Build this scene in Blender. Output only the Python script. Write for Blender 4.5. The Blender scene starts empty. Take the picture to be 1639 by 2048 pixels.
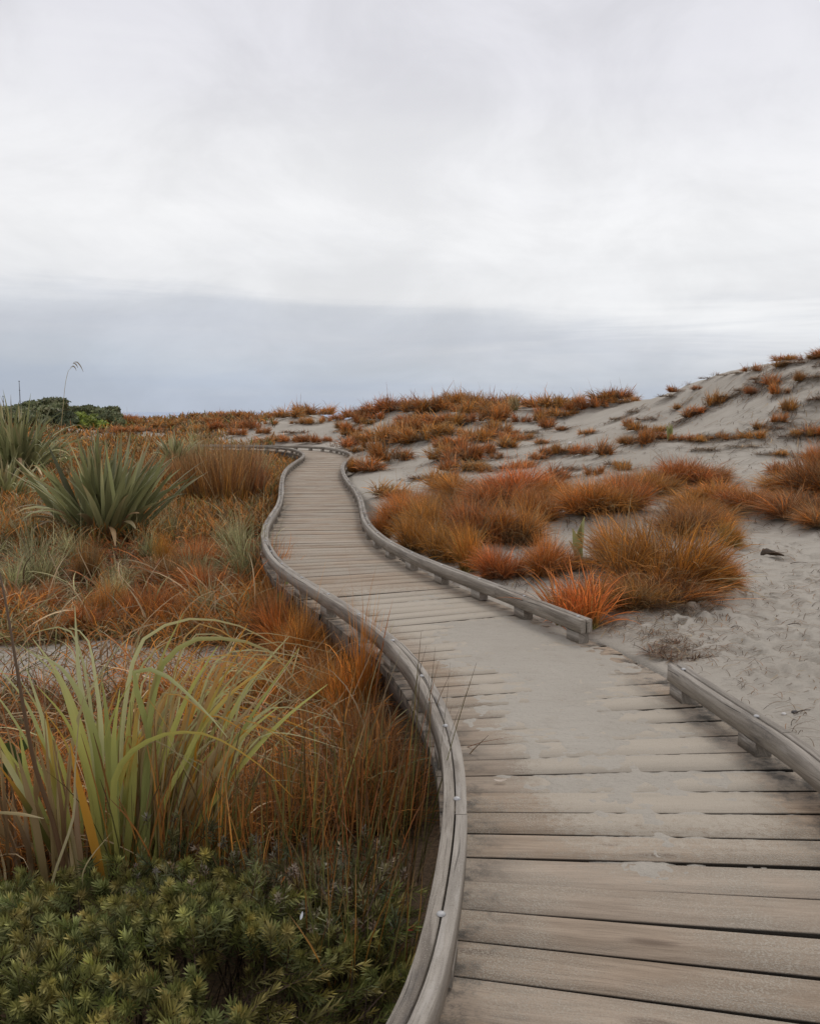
import bpy, math, random
import numpy as np

rng = np.random.default_rng(11)
random.seed(11)
scene = bpy.context.scene
COL = scene.collection

# ------------------------------------------------------------------ camera
F, CX, CY, HOR, EYE = 1773.0, 819.5, 1024.0, 824.0, 1.5
PITCH = math.atan((CY - HOR) / F)
cp, sp = math.cos(PITCH), math.sin(PITCH)


def raydir(px, py):
    a = (px - CX) / F
    v = (CY - py) / F
    return np.array([a, cp + v * sp, -sp + v * cp])


def at_z(px, py, z):
    d = raydir(px, py)
    t = (z - EYE) / d[2]
    return np.array([0, 0, EYE]) + d * t


def at_y(px, py, Y):
    d = raydir(px, py)
    return np.array([0, 0, EYE]) + d * (Y / d[1])


# ------------------------------------------------------------------ object helpers
def tag(o, label=None, cat=None, group=None, kind=None):
    if label: o['label'] = label
    if cat: o['category'] = cat
    if group: o['group'] = group
    if kind: o['kind'] = kind
    return o


def empty(name, loc=(0, 0, 0)):
    o = bpy.data.objects.new(name, None)
    o.empty_display_size = 0.1
    o.location = loc
    COL.objects.link(o)
    return o


class MB:
    """collects vertices / faces / colours and links them as ONE mesh object"""
    def __init__(s):
        s.v, s.f4, s.f3, s.c, s.uv, s.r, s.e, s.n = [], [], [], [], [], [], [], 0

    def add(s, v, f, c=None, uv=None, r=0.0, e=0.0):
        v = np.asarray(v, float).reshape(-1, 3)
        f = np.asarray(f, int)
        if f.size:
            (s.f4 if f.shape[1] == 4 else s.f3).append(f + s.n)
        n = len(v)
        s.v.append(v)
        s.c.append(np.broadcast_to(np.asarray(c if c is not None else (.5, .5, .5), float), (n, 3)))
        s.uv.append(np.zeros((n, 2)) if uv is None else np.asarray(uv, float).reshape(-1, 2))
        s.r.append(np.broadcast_to(np.asarray(r, float), (n,)))
        s.e.append(np.broadcast_to(np.asarray(e, float), (n,)))
        s.n += n

    def mesh(s, name):
        me = bpy.data.meshes.new(name)
        v = np.concatenate(s.v)
        f4 = np.concatenate(s.f4) if s.f4 else np.zeros((0, 4), int)
        f3 = np.concatenate(s.f3) if s.f3 else np.zeros((0, 3), int)
        nl = f4.size + f3.size
        me.vertices.add(len(v))
        me.vertices.foreach_set('co', v.astype(np.float32).ravel())
        me.loops.add(nl)
        li = np.concatenate([f4.ravel(), f3.ravel()]).astype(np.int32)
        me.loops.foreach_set('vertex_index', li)
        me.polygons.add(len(f4) + len(f3))
        st = np.concatenate([np.arange(len(f4)) * 4, f4.size + np.arange(len(f3)) * 3]).astype(np.int32)
        me.polygons.foreach_set('loop_start', st)
        c = np.concatenate(s.c)
        ca = me.attributes.new('col', 'FLOAT_COLOR', 'POINT')
        ca.data.foreach_set('color', np.concatenate([c, np.ones((len(c), 1))], 1).astype(np.float32).ravel())
        uv = np.concatenate(s.uv)
        ul = me.attributes.new('grain', 'FLOAT_VECTOR', 'POINT')
        r = np.concatenate(s.r)
        ul.data.foreach_set('vector', np.concatenate([uv, r[:, None]], 1).astype(np.float32).ravel())
        ea = me.attributes.new('across', 'FLOAT', 'POINT')
        ea.data.foreach_set('value', np.concatenate(s.e).astype(np.float32))
        me.update(calc_edges=True)
        me.validate()
        return me

    def build(s, name, mat, parent=None, smooth=False):
        me = s.mesh(name)
        if smooth:
            me.polygons.foreach_set('use_smooth', np.ones(len(me.polygons), bool))
        me.materials.append(mat)
        o = bpy.data.objects.new(name, me)
        COL.objects.link(o)
        if parent: o.parent = parent
        return o


def grid_faces(nu, nv, close=False):
    i = np.arange(nu - 1)[:, None]
    j = np.arange(nv if close else nv - 1)[None, :]
    a = i * nv + j
    b = i * nv + (j + 1) % nv
    return np.stack([a, b, b + nv, a + nv], -1).reshape(-1, 4)


def sweep(mb, line, nrm, prof, u0=0.0, r=0.0, e=0.0, cap=True, c=None, up=None):
    """sweep a closed profile [(d, z)] along line (N,3); d is along nrm (N,3), z up"""
    prof = np.asarray(prof, float)
    N, K = len(line), len(prof)
    upv = np.array([0, 0, 1.0])
    P = line[:, None, :] + nrm[:, None, :] * prof[None, :, 0, None] + upv * prof[None, :, 1, None]
    seg = np.concatenate([[0], np.cumsum(np.linalg.norm(np.diff(line, axis=0), axis=1))]) + u0
    per = np.concatenate([[0], np.cumsum(np.linalg.norm(np.diff(prof, axis=0), axis=1))])
    uv = np.stack(np.broadcast_arrays(seg[:, None], per[None, :]), -1)
    ee = e if np.isscalar(e) else np.repeat(e, K)
    if c is None: c = (1, 1, 1)
    mb.add(P, grid_faces(N, K, True), c, uv, r, ee)
    if cap:
        for idx in (0, N - 1):
            vv = P[idx]
            ctr = vv.mean(0)
            vs = np.concatenate([vv, ctr[None]])
            ff = [(k, (k + 1) % K, K) for k in range(K)]
            mb.add(vs, ff, c, np.stack([vs[:, 0] * 0 + seg[idx], np.append(per, 0.05)], 1), r, 0.0)


# ------------------------------------------------------------------ ribbons / blades
def ribbons(mb, P, HW, side, C, fold=0.0):
    """P (N,S,3) spines, HW (N,S) half widths, side (N,S,3) or (N,3), C (N,S,3)"""
    N, S = P.shape[:2]
    if side.ndim == 2: side = np.broadcast_to(side[:, None, :], P.shape)
    L = P - side * HW[..., None]
    R = P + side * HW[..., None]
    if fold:
        T = np.gradient(P, axis=1)
        T /= np.linalg.norm(T, axis=2, keepdims=True) + 1e-9
        nr = np.cross(T, side)
        M = P + nr * (HW * fold)[..., None]
        V = np.stack([L, M, R], 2)
        K = 3
    else:
        V = np.stack([L, R], 2)
        K = 2
    base = grid_faces(S, K)
    f = (base[None] + (np.arange(N) * S * K)[:, None, None]).reshape(-1, 4)
    Cc = np.repeat(C[:, :, None, :], K, 2).reshape(-1, 3)
    mb.add(V.reshape(-1, 3), f, Cc)


def taper(S, a=0.75, tip=0.06, root=0.7):
    s = np.linspace(0, 1, S)
    w = np.minimum(root + (1 - root) * s / 0.3, 1.0) * np.where(s < a, 1.0, 1 - (1 - tip) * ((s - a) / (1 - a)) ** 1.3)
    return w


def ramp(stops, s):
    xs = [p[0] for p in stops]
    cs = np.array([p[1] for p in stops])
    return np.stack([np.interp(s, xs, cs[:, k]) for k in range(3)], -1)


def blades(mb, base, az, t0, bend, L, hw, S, C, power=1.4, fold=0.0, drift=None, ground=None, tw=None, tip=0.06, a=0.6, root=.7, rg=rng):
    N = len(base)
    s = np.linspace(0, 1, S)
    phi = t0[:, None] + bend[:, None] * s[None] ** power
    A = az[:, None] + (0 if drift is None else drift[:, None] * s[None] ** 1.5)
    d = np.stack([np.sin(phi) * np.cos(A), np.sin(phi) * np.sin(A), np.cos(phi)], -1)
    step = (L / (S - 1))[:, None, None]
    mid = (d[:, 1:] + d[:, :-1]) / 2 * step
    P = np.concatenate([base[:, None, :], base[:, None, :] + np.cumsum(mid, 1)], 1)
    if ground is not None:
        P[..., 2] = np.maximum(P[..., 2], ground if np.isscalar(ground) else ground[:, None])
    perp = np.stack([-np.sin(A), np.cos(A), 0 * A], -1)
    if tw is not None:
        nn = np.cross(d, perp)
        perp = perp * np.cos(tw)[:, None, None] + nn * np.sin(tw)[:, None, None]
    HW = hw[:, None] * taper(S, a, tip, root)[None]
    ribbons(mb, P, HW, perp, C, fold)


# palettes: plant colours; DARK also paints shade at some tuft bases
ORANGE = (.57, .195, .036); AMBER = (.48, .205, .048); RUSSET = (.29, .115, .040); BROWN = (.17, .095, .048)
DARK = (.07, .042, .026); TAN = (.40, .27, .14); STRAW = (.50, .41, .24); OLIVE = (.15, .145, .04)
GREEN = (.18, .19, .058); FLAX = (.275, .268, .130); YGREEN = (.32, .33, .10); SILVER = (.44, .41, .215)


def mix(a, b, t):
    return np.asarray(a) * (1 - t) + np.asarray(b) * t


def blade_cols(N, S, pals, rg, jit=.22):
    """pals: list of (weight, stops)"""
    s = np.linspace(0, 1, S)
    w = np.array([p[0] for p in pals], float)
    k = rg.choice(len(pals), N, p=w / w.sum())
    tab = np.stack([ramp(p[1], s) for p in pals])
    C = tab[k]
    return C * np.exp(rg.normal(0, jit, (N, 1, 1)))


# ------------------------------------------------------------------ materials
def new_mat(name):
    m = bpy.data.materials.new(name)
    m.use_nodes = True
    nt = m.node_tree
    nt.nodes.clear()
    out = nt.nodes.new('ShaderNodeOutputMaterial')
    return m, nt, out


class NT:
    def __init__(s, nt): s.nt = nt
    def n(s, t, **kw):
        x = s.nt.nodes.new('ShaderNode' + t)
        for k, v in kw.items(): setattr(x, k, v)
        return x
    def link(s, a, b): s.nt.links.new(a, b)
    def val(s, sock, v):
        if hasattr(v, 'is_output') or isinstance(v, bpy.types.NodeSocket): s.link(v, sock)
        else: sock.default_value = v
    def math(s, op, a, b=0.0, c=0.0, clamp=False):
        x = s.n('Math', operation=op); x.use_clamp = clamp
        s.val(x.inputs[0], a); s.val(x.inputs[1], b)
        if op in ('MULTIPLY_ADD', 'SMOOTH_MIN'): s.val(x.inputs[2], c)
        return x.outputs[0]
    def mixc(s, f, a, b, mode='MIX'):
        x = s.n('Mix', data_type='RGBA', blend_type=mode)
        s.val(x.inputs[0], f); s.val(x.inputs[6], a); s.val(x.inputs[7], b)
        return x.outputs[2]
    def noise(s, vec, scale, detail=4, rough=.55, dist=0.0):
        x = s.n('TexNoise'); s.val(x.inputs['Vector'], vec)
        x.inputs['Scale'].default_value = scale; x.inputs['Detail'].default_value = detail
        x.inputs['Roughness'].default_value = rough; x.inputs['Distortion'].default_value = dist
        return x.outputs[0]
    def mapr(s, v, a, b, c=0.0, d=1.0, smooth=True):
        x = s.n('MapRange'); x.interpolation_type = 'SMOOTHSTEP' if smooth else 'LINEAR'
        s.val(x.inputs[0], v)
        for i, q in zip((1, 2, 3, 4), (a, b, c, d)): x.inputs[i].default_value = q
        return x.outputs[0]
    def mapping(s, vec, scale=(1, 1, 1), loc=(0, 0, 0)):
        x = s.n('Mapping'); s.link(vec, x.inputs[0])
        x.inputs['Scale'].default_value = scale; x.inputs['Location'].default_value = loc
        return x.outputs[0]


def rgba(c): return (c[0], c[1], c[2], 1.0)


def foliage_mat(name, transl=.28, rough=.6, spec=.25, vary=.16):
    m, nt, out = new_mat(name)
    g = NT(nt)
    at = g.n('Attribute', attribute_name='col')
    oi = g.n('ObjectInfo')
    hsv = g.n('HueSaturation')
    g.link(at.outputs['Color'], hsv.inputs['Color'])
    g.link(g.math('MULTIPLY_ADD', oi.outputs['Random'], vary * 2, 1 - vary), hsv.inputs['Value'])
    rr = g.math('FRACT', g.math('MULTIPLY', oi.outputs['Random'], 17.31))
    g.link(g.math('MULTIPLY_ADD', rr, .022, .492), hsv.inputs['Hue'])
    p = g.n('BsdfPrincipled')
    g.link(hsv.outputs[0], p.inputs['Base Color'])
    p.inputs['Roughness'].default_value = rough
    p.inputs['Specular IOR Level'].default_value = spec
    t = g.n('BsdfTranslucent')
    g.link(hsv.outputs[0], t.inputs['Color'])
    mx = g.n('MixShader'); mx.inputs[0].default_value = transl
    g.link(p.outputs[0], mx.inputs[1]); g.link(t.outputs[0], mx.inputs[2])
    g.link(mx.outputs[0], out.inputs[0])
    return m


M_FOL = foliage_mat('sedge_leaf')
M_FLAX = foliage_mat('flax_leaf', .30, .42, .4, .06)
M_SHRUB = foliage_mat('shrub_leaf', .2, .55, .3, .08)


def sand_mat():
    m, nt, out = new_mat('dune_sand')
    g = NT(nt)
    geo = g.n('NewGeometry')
    pos = geo.outputs['Position']
    veg = g.n('Attribute', attribute_name='veg').outputs['Fac']
    n1 = g.noise(pos, .35, 5, .55)
    n2 = g.noise(pos, 5.0, 6, .6)
    n3 = g.noise(pos, 60.0, 4, .7)
    n4 = g.noise(pos, 420.0, 2, .6)
    c = g.mixc(g.mapr(n1, .3, .7), rgba((.375, .335, .28)), rgba((.44, .40, .34)))
    c = g.mixc(g.math('MULTIPLY', g.mapr(n2, .48, .75), .35), c, rgba((.33, .285, .23)))
    c = g.mixc(g.math('MULTIPLY', g.mapr(n3, .56, .72), .45), c, rgba((.25, .215, .18)))
    c = g.mixc(g.math('MULTIPLY', g.mapr(n4, .5, .75), .3), c, rgba((.54, .5, .44)))
    # dry plant litter under the vegetation
    lit = g.mixc(g.mapr(n3, .35, .65), rgba((.11, .075, .045)), rgba((.26, .165, .09)))
    lit = g.mixc(g.math('MULTIPLY', g.mapr(n2, .45, .7), .5), lit, rgba((.16, .12, .06)))
    vf = g.math('ADD', veg, g.math('MULTIPLY', g.math('SUBTRACT', n2, .5), .9))
    vf = g.mapr(vf, .3, .75)
    c = g.mixc(g.math('MULTIPLY', vf, .92), c, lit)
    p = g.n('BsdfPrincipled')
    g.link(c, p.inputs['Base Color'])
    p.inputs['Roughness'].default_value = .95
    p.inputs['Specular IOR Level'].default_value = .1
    strk = g.noise(g.mapping(pos, (5.0, 16.0, 5.0)), 1.0, 5, .65, .6)
    h = g.math('ADD', g.math('MULTIPLY', n2, .03), g.math('MULTIPLY', n3, .010))
    h = g.math('ADD', h, g.math('MULTIPLY', strk, .018))
    h = g.math('ADD', h, g.math('MULTIPLY', n4, .0015))
    b = g.n('Bump'); b.inputs['Strength'].default_value = .8; b.inputs['Distance'].default_value = 1.0
    g.link(h, b.inputs['Height']); g.link(b.outputs[0], p.inputs['Normal'])
    g.link(p.outputs[0], out.inputs[0])
    return m


def wood_mat(name, lo, hi, dust, mildew, weather):
    m, nt, out = new_mat(name)
    g = NT(nt)
    gr = g.n('Attribute', attribute_name='grain').outputs['Vector']
    sep = g.n('SeparateXYZ'); g.link(gr, sep.inputs[0])
    rnd = sep.outputs[2]
    comb = g.n('CombineXYZ')
    g.link(sep.outputs[0], comb.inputs[0]); g.link(sep.outputs[1], comb.inputs[1]); g.link(g.math('MULTIPLY', rnd, 37.0), comb.inputs[2])
    v = comb.outputs[0]
    pos = g.n('NewGeometry').outputs['Position']
    ac = g.n('Attribute', attribute_name='across').outputs['Fac']
    warp = g.noise(g.mapping(v, (1.6, 5.0, 1)), 1.0, 2, .5)
    wv = g.n('VectorMath', operation='ADD')
    g.link(v, wv.inputs[0])
    cw = g.n('CombineXYZ'); g.link(g.math('MULTIPLY', warp, .07), cw.inputs[1]); g.link(cw.outputs[0], wv.inputs[1])
    v2 = wv.outputs[0]
    g1 = g.noise(g.mapping(v2, (2.2, 30.0, 1)), 1.0, 6, .62)
    g2 = g.noise(g.mapping(v2, (7.0, 240.0, 1)), 1.0, 3, .6)
    c = g.mixc(g.mapr(g1, .3, .72), rgba(lo), rgba(hi))
    c = g.mixc(g.math('MULTIPLY', g.mapr(g2, .50, .70), .65), c, rgba(mix(lo, (0, 0, 0), .45)))
    # each board has weathered differently
    rv = g.math('FRACT', g.math('MULTIPLY', rnd, 91.7))
    c = g.mixc(g.math('MULTIPLY', rv, .45), c, rgba(weather))
    hs = g.n('HueSaturation'); g.link(c, hs.inputs['Color'])
    g.link(g.math('MULTIPLY_ADD', g.math('FRACT', g.math('MULTIPLY', rnd, 13.3)), .26, .87), hs.inputs['Value'])
    c = hs.outputs[0]
    # gap shade painted into the sawn edges between the boards, with some dirt
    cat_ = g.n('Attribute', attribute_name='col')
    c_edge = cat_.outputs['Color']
    # knots
    vor = g.n('TexVoronoi'); g.link(g.mapping(v2, (1.1, 5.5, 1)), vor.inputs['Vector']); vor.inputs['Scale'].default_value = 1.0
    kn = g.mapr(vor.outputs[0], .045, .13, 1, 0)
    c = g.mixc(g.math('MULTIPLY', kn, .6), c, rgba((.085, .055, .038)))
    # worn damp patches where the sand has been rubbed off
    w1 = g.noise(pos, 2.6, 3, .5, .4)
    w2 = g.noise(pos, 1.1, 5, .6)
    sp1 = g.noise(pos, 150.0, 3, .7)
    sp2 = g.noise(pos, 28.0, 5, .7)
    dmask = g.math('MULTIPLY', g.mapr(w1, .36, .60), g.mapr(g.math('ADD', w2, g.math('MULTIPLY', sp2, .35)), .45, .75))
    dmask = g.math('MULTIPLY', dmask, g.math('MULTIPLY_ADD', g.mapr(sp1, .40, .60), .9, .12))
    if mildew > 0:      # blown sand is thickest between the rails beside the gap
        sy = g.n('SeparateXYZ'); g.link(pos, sy.inputs[0])
        bst = g.mapr(g.math('ABSOLUTE', g.math('SUBTRACT', ac, .10)), .25, .72, 1, 0)
        bst = g.math('MULTIPLY', bst, g.math('MULTIPLY', g.mapr(sy.outputs[1], 2.2, 3.6), g.mapr(sy.outputs[1], 6.4, 8.5, 1, 0)))
        bst = g.mapr(g.math('ADD', bst, g.math('ADD', g.math('MULTIPLY', g.math('SUBTRACT', sp2, .5), 1.1), g.math('MULTIPLY', g.math('SUBTRACT', sp1, .5), .8))), .25, .75)
        dmask = g.math('MAXIMUM', dmask, bst)
    c = g.mixc(g.math('MULTIPLY', dmask, dust), c, rgba((.44, .387, .312)))
    # dark mildew along the board ends, patchy
    if mildew > 0:
        ab = g.math('ABSOLUTE', ac)
        edge = g.mapr(ab, .42, .70)
        mi = g.mapr(g.math('ADD', g.noise(pos, 7.0, 5, .7), g.math('MULTIPLY', sp1, .25)), .56, .76)
        c = g.mixc(g.math('MULTIPLY', g.math('MULTIPLY', edge, mi), mildew), c, rgba((.055, .055, .05)))
    else:
        mi = g.mapr(g.noise(g.mapping(v, (2.2, 7.0, 1)), 1.0, 4, .6), .60, .74)
        c = g.mixc(g.math('MULTIPLY', mi, .7), c, rgba((.075, .07, .068)))
        ck = g.noise(g.mapping(v2, (.9, 75.0, 1), (4, 2, 0)), 1.0, 2, .5)
        c = g.mixc(g.math('MULTIPLY', g.mapr(ck, .66, .71), .85), c, rgba((.05, .042, .035)))
        wn = g.mapr(g.noise(g.mapping(v, (3.1, 22.0, 1), (9, 1, 0)), 1.0, 4, .6), .58, .68)
        c = g.mixc(g.math('MULTIPLY', wn, .4), c, rgba((.50, .46, .41)))
    fl = g.mapr(g.noise(pos, 260.0, 2, .6), .60, .68)
    c = g.mixc(g.math('MULTIPLY', fl, g.math('MULTIPLY_ADD', dmask, .45, .12)), c, rgba((.56, .51, .44)))
    fd = g.mapr(g.noise(pos, 210.0, 2, .6), .62, .70)
    c = g.mixc(g.math('MULTIPLY', fd, .4), c, rgba((.13, .10, .075)))
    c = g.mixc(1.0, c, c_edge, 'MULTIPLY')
    p = g.n('BsdfPrincipled')
    g.link(c, p.inputs['Base Color'])
    p.inputs['Roughness'].default_value = .82
    p.inputs['Specular IOR Level'].default_value = .2
    h = g.math('ADD', g.math('MULTIPLY', g1, .0035), g.math('MULTIPLY', g2, .0022))
    h = g.math('ADD', h, g.math('MULTIPLY', g.math('MULTIPLY', dmask, sp1), .004))
    b = g.n('Bump'); b.inputs['Strength'].default_value = .7; b.inputs['Distance'].default_value = 1.0
    g.link(h, b.inputs['Height']); g.link(b.outputs[0], p.inputs['Normal'])
    g.link(p.outputs[0], out.inputs[0])
    return m


def plain_mat(name, c, rough=.8, metal=0.0, nscale=30, var=.35):
    m, nt, out = new_mat(name)
    g = NT(nt)
    pos = g.n('NewGeometry').outputs['Position']
    n = g.noise(pos, nscale, 4, .6)
    cc = g.mixc(g.mapr(n, .3, .7), rgba(mix(c, (0, 0, 0), var)), rgba(c))
    p = g.n('BsdfPrincipled'); g.link(cc, p.inputs['Base Color'])
    p.inputs['Roughness'].default_value = rough; p.inputs['Metallic'].default_value = metal
    g.link(p.outputs[0], out.inputs[0])
    return m


M_SAND = sand_mat()
M_DECK = wood_mat('deck_timber', (.25, .182, .122), (.41, .31, .222), .82, .8, (.38, .33, .275))
M_RAIL = wood_mat('rail_timber', (.15, .125, .10), (.38, .335, .28), .25, 0, (.40, .365, .32))
M_BEAM = wood_mat('bearer_timber', (.10, .08, .062), (.20, .165, .135), .2, 0, (.2, .18, .16))
M_BOLT = plain_mat('galvanised_steel', (.50, .49, .48), .6, .3, 80, .3)
M_BARK = plain_mat('bark', (.10, .075, .055), .9)
M_SHELL = plain_mat('shell', (.75, .72, .68), .5)
M_STONE = plain_mat('stone', (.10, .09, .085), .8)
M_SEA = plain_mat('sea_water', (.38, .45, .57), .5, 0, .02, .05)
M_SEA.node_tree.nodes['Principled BSDF'].inputs['Specular IOR Level'].default_value = .05


# ------------------------------------------------------------------ boardwalk lines
def smooth_line(P, step=.05, sig=.3):
    P = np.asarray(P, float)
    pts = []
    for i in range(len(P) - 1):
        p0, p1, p2, p3 = P[max(i - 1, 0)], P[i], P[i + 1], P[min(i + 2, len(P) - 1)]
        for t in np.linspace(0, 1, 24, endpoint=False):
            pts.append(.5 * ((2 * p1) + (-p0 + p2) * t + (2 * p0 - 5 * p1 + 4 * p2 - p3) * t * t + (-p0 + 3 * p1 - 3 * p2 + p3) * t ** 3))
    pts.append(P[-1])
    pts = np.array(pts)
    return resmooth(pts, step, sig)


def resmooth(pts, step, sig):
    s = np.concatenate([[0], np.cumsum(np.linalg.norm(np.diff(pts, axis=0), axis=1))])
    n = int(s[-1] / step) + 1
    q = np.linspace(0, s[-1], n)
    R = np.stack([np.interp(q, s, pts[:, k]) for k in range(pts.shape[1])], 1)
    k = int(3 * sig / step)
    if k > 0:
        w = np.exp(-.5 * (np.arange(-k, k + 1) * step / sig) ** 2); w /= w.sum()
        a = np.concatenate([2 * R[0] - R[k:0:-1], R, 2 * R[-1] - R[-2:-k - 2:-1]])
        R = np.stack([np.convolve(a[:, j], w, 'valid') for j in range(R.shape[1])], 1)
    return R


def normals(L):
    T = np.gradient(L, axis=0)
    T /= np.linalg.norm(T, axis=1, keepdims=True)
    return np.stack([T[:, 1], -T[:, 0]], 1)      # to the right of travel


RT = .16
left_px = [(829, 2048), (862, 1925), (884, 1825), (902, 1720), (911, 1640), (912, 1586), (905, 1500), (890, 1445), (866, 1393), (841, 1348), (810, 1306),
           (777, 1274), (715, 1227), (650, 1185), (594, 1150), (557, 1123), (540, 1101), (529, 1075), (532, 1050), (545, 1028), (557, 1009), (562, 990),
           (563, 967), (567, 948), (577, 933), (594, 921), (606, 912.5), (606, 906), (596, 900.5), (577, 896.5), (547, 893.7), (511, 892)]
rail_l = [np.array(p) for p in ((-4.2, -3.2), (-2.9, -1.9), (-1.75, -.75), (-.85, .3), (-.28, 1.25))] + [at_z(x, y, RT)[:2] for x, y in left_px]
rail_l += [np.array(p) for p in ((-9.0, 35.4),)]
RAIL_L = smooth_line(rail_l, .06, .22)
right_px = [(1172, 1241), (1149, 1232), (1100, 1214), (1033, 1187), (1000, 1174), (920, 1144), (840, 1114), (804, 1097), (773, 1081), (746, 1060), (731, 1040), (725.6, 1021),
            (719.5, 996.6), (708.5, 977), (694, 959), (686, 945), (685, 930), (695, 918), (703, 911), (697, 905), (677, 898.5), (645, 894.2), (596, 891.7), (547, 890.5), (511, 890)]
RAIL_R = smooth_line([at_z(x, y, RT)[:2] for x, y in right_px] + [np.array((-9.0, 36.9))], .06, .25)
HALFW = .69
cl = RAIL_L + normals(RAIL_L) * HALFW
CL = resmooth(cl, .06, .16)


def smooth_normals(L, sig, step=.06):
    N = normals(L)
    k = int(3 * sig / step)
    w = np.exp(-.5 * (np.arange(-k, k + 1) * step / sig) ** 2); w /= w.sum()
    a = np.concatenate([np.repeat(N[:1], k, 0), N, np.repeat(N[-1:], k, 0)])
    R = np.stack([np.convolve(a[:, j], w, 'valid') for j in (0, 1)], 1)
    return R / np.linalg.norm(R, axis=1, keepdims=True)


CLN = smooth_normals(CL, .25)
CLS = np.concatenate([[0], np.cumsum(np.linalg.norm(np.diff(CL, axis=0), axis=1))])


def path_coords(x, y, sub=3):
    """signed lateral distance (right positive) and arc position for points"""
    pts = np.stack([x, y], 1)
    C = CL[::sub]; Nn = CLN[::sub]; S = CLS[::sub]
    Tt = np.stack([-Nn[:, 1], Nn[:, 0]], 1)
    d = np.empty(len(pts)); s = np.empty(len(pts))
    for a in range(0, len(pts), 20000):
        q = pts[a:a + 20000]
        D = ((q[:, None, :] - C[None]) ** 2).sum(-1)
        k = D.argmin(1)
        v = q - C[k]
        lat = (v * Nn[k]).sum(1)
        al = (v * Tt[k]).sum(1)
        dist = np.sqrt(D[np.arange(len(q)), k])
        d[a:a + 20000] = np.where(np.abs(al) > .4, np.sign(lat) * dist, lat)
        s[a:a + 20000] = S[k] + np.clip(al, -.2, .2)
    return d, s


dd, _ = path_coords(RAIL_R[:, 0], RAIL_R[:, 1])
print('right rail offset from centreline', [round(v, 2) for v in dd[::40]])


# ------------------------------------------------------------------ terrain
def vnoise(x, y, seed=0):
    xi = np.floor(x).astype(np.int64); yi = np.floor(y).astype(np.int64)
    fx = x - xi; fy = y - yi
    fx = fx * fx * (3 - 2 * fx); fy = fy * fy * (3 - 2 * fy)
    def h(a, b):
        n = (a * 374761393 + b * 668265263 + seed * 974634777) & 0xFFFFFFFF
        n = ((n ^ (n >> 13)) * 1274126177) & 0xFFFFFFFF
        return ((n ^ (n >> 16)) & 0xFFFF) / 65535.0
    return (h(xi, yi) * (1 - fx) + h(xi + 1, yi) * fx) * (1 - fy) + (h(xi, yi + 1) * (1 - fx) + h(xi + 1, yi + 1) * fx) * fy


def fbm(x, y, seed=0, oct=4):
    v = 0; a = .5
    for o in range(oct):
        v = v + a * (vnoise(x, y, seed + o) - .5)
        x = x * 2.03 + 3.1; y = y * 2.03 + 1.7; a *= .5
    return v


ctrl = []
for px, py, z in [
    (100, 2000, -.42), (600, 1900, -.42), (0, 1500, -.42), (400, 1500, -.42), (700, 1500, -.42), (250, 1300, -.42), (600, 1250, -.42), (100, 1150, -.4),
    (450, 1100, -.4), (200, 1060, -.36), (480, 1010, -.36), (60, 1010, -.3), (400, 950, -.3), (530, 945, -.36), (200, 930, -.24), (20, 930, -.2),
    (350, 900, -.08), (480, 890, -.02),
    (800, 1050, -.08), (900, 1100, -.06), (1050, 1100, -.02), (1050, 1165, -.07), (1200, 1100, .05), (1400, 1100, .1), (1600, 1100, .1), (1200, 1235, -.05),
    (1350, 1230, .0), (1600, 1230, .03), (1280, 1310, -.04), (1450, 1360, -.02), (1639, 1400, .0), (1639, 1480, -.02), (1900, 1300, .1), (2000, 1100, .3),
    (2100, 1500, .0), (1000, 1000, .1), (1200, 1000, .25), (1400, 1000, .3), (1600, 1000, .35), (760, 970, -.08), (800, 930, 0), (880, 960, .0), (720, 900, -.02), (880, 1010, .02)]:
    ctrl.append(at_z(px, py, z))
crest = [(350, 838, 60), (260, 842, 60), (100, 834, 64), (-150, 838, 64), (420, 834, 58), (480, 834, 56), (560, 838, 55), (610, 829, 54), (650, 836, 54), (680, 845, 52), (730, 836, 48), (800, 824, 44),
         (900, 813, 42), (1000, 814, 40), (1100, 814, 39), (1200, 809, 37), (1260, 807, 35), (1290, 798, 31), (1400, 765, 27), (1480, 744, 25), (1550, 728, 24),
         (1639, 718, 22), (1800, 700, 21), (2100, 690, 20)]
for px, py, Y in crest:
    p = at_y(px, py, Y); ctrl.append(p)
    q = at_y(px, py, Y * 1.3); ctrl.append(np.array([q[0], q[1], p[2] - .9]))
    q = at_y(px, py, Y * 1.9); ctrl.append(np.array([q[0], q[1], -.6]))
for px, py, Y in [(600, 870, 42), (680, 875, 40), (450, 872, 46), (330, 872, 48), (150, 875, 44), (760, 880, 36), (850, 860, 36), (850, 895, 29), (950, 850, 34), (1050, 850, 32),
                  (960, 920, 23), (1000, 900, 25), (1100, 900, 23), (1150, 860, 29), (1100, 940, 18), (1350, 830, 25), (1250, 850, 25), (1450, 820, 21.5), (1600, 800, 19.5),
                  (1600, 850, 18), (1450, 868, 19), (1330, 886, 18.5), (1500, 887, 17.5), (1639, 884, 17), (1330, 915, 17), (1450, 930, 15.5), (1600, 930, 15), (1250, 940, 15.5),
                  (2000, 900, 15), (2200, 780, 18), (1900, 800, 18)]:
    ctrl.append(at_y(px, py, Y))
for px, py, Y in [(90, 832, 58), (0, 836, 58), (180, 840, 57), (-120, 838, 58)]:
    ctrl.append(at_y(px, py, Y))
for p in [(2.6, 2.2, -.02), (3.4, .6, 0), (-2.0, 1.2, -.42), (-3.5, 2.0, -.4), (2.0, 1.0, -.03)]:
    ctrl.append(np.array(p))
ctrl = np.array(ctrl)


def lp(x, y):
    th = np.clip(np.arctan2(x, np.maximum(y, 1e-3) if np.isscalar(y) else y), -.85, .85)
    r = np.clip(np.hypot(x, y), 1.9, 110)
    return th * 2.5, np.log(r)


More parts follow.
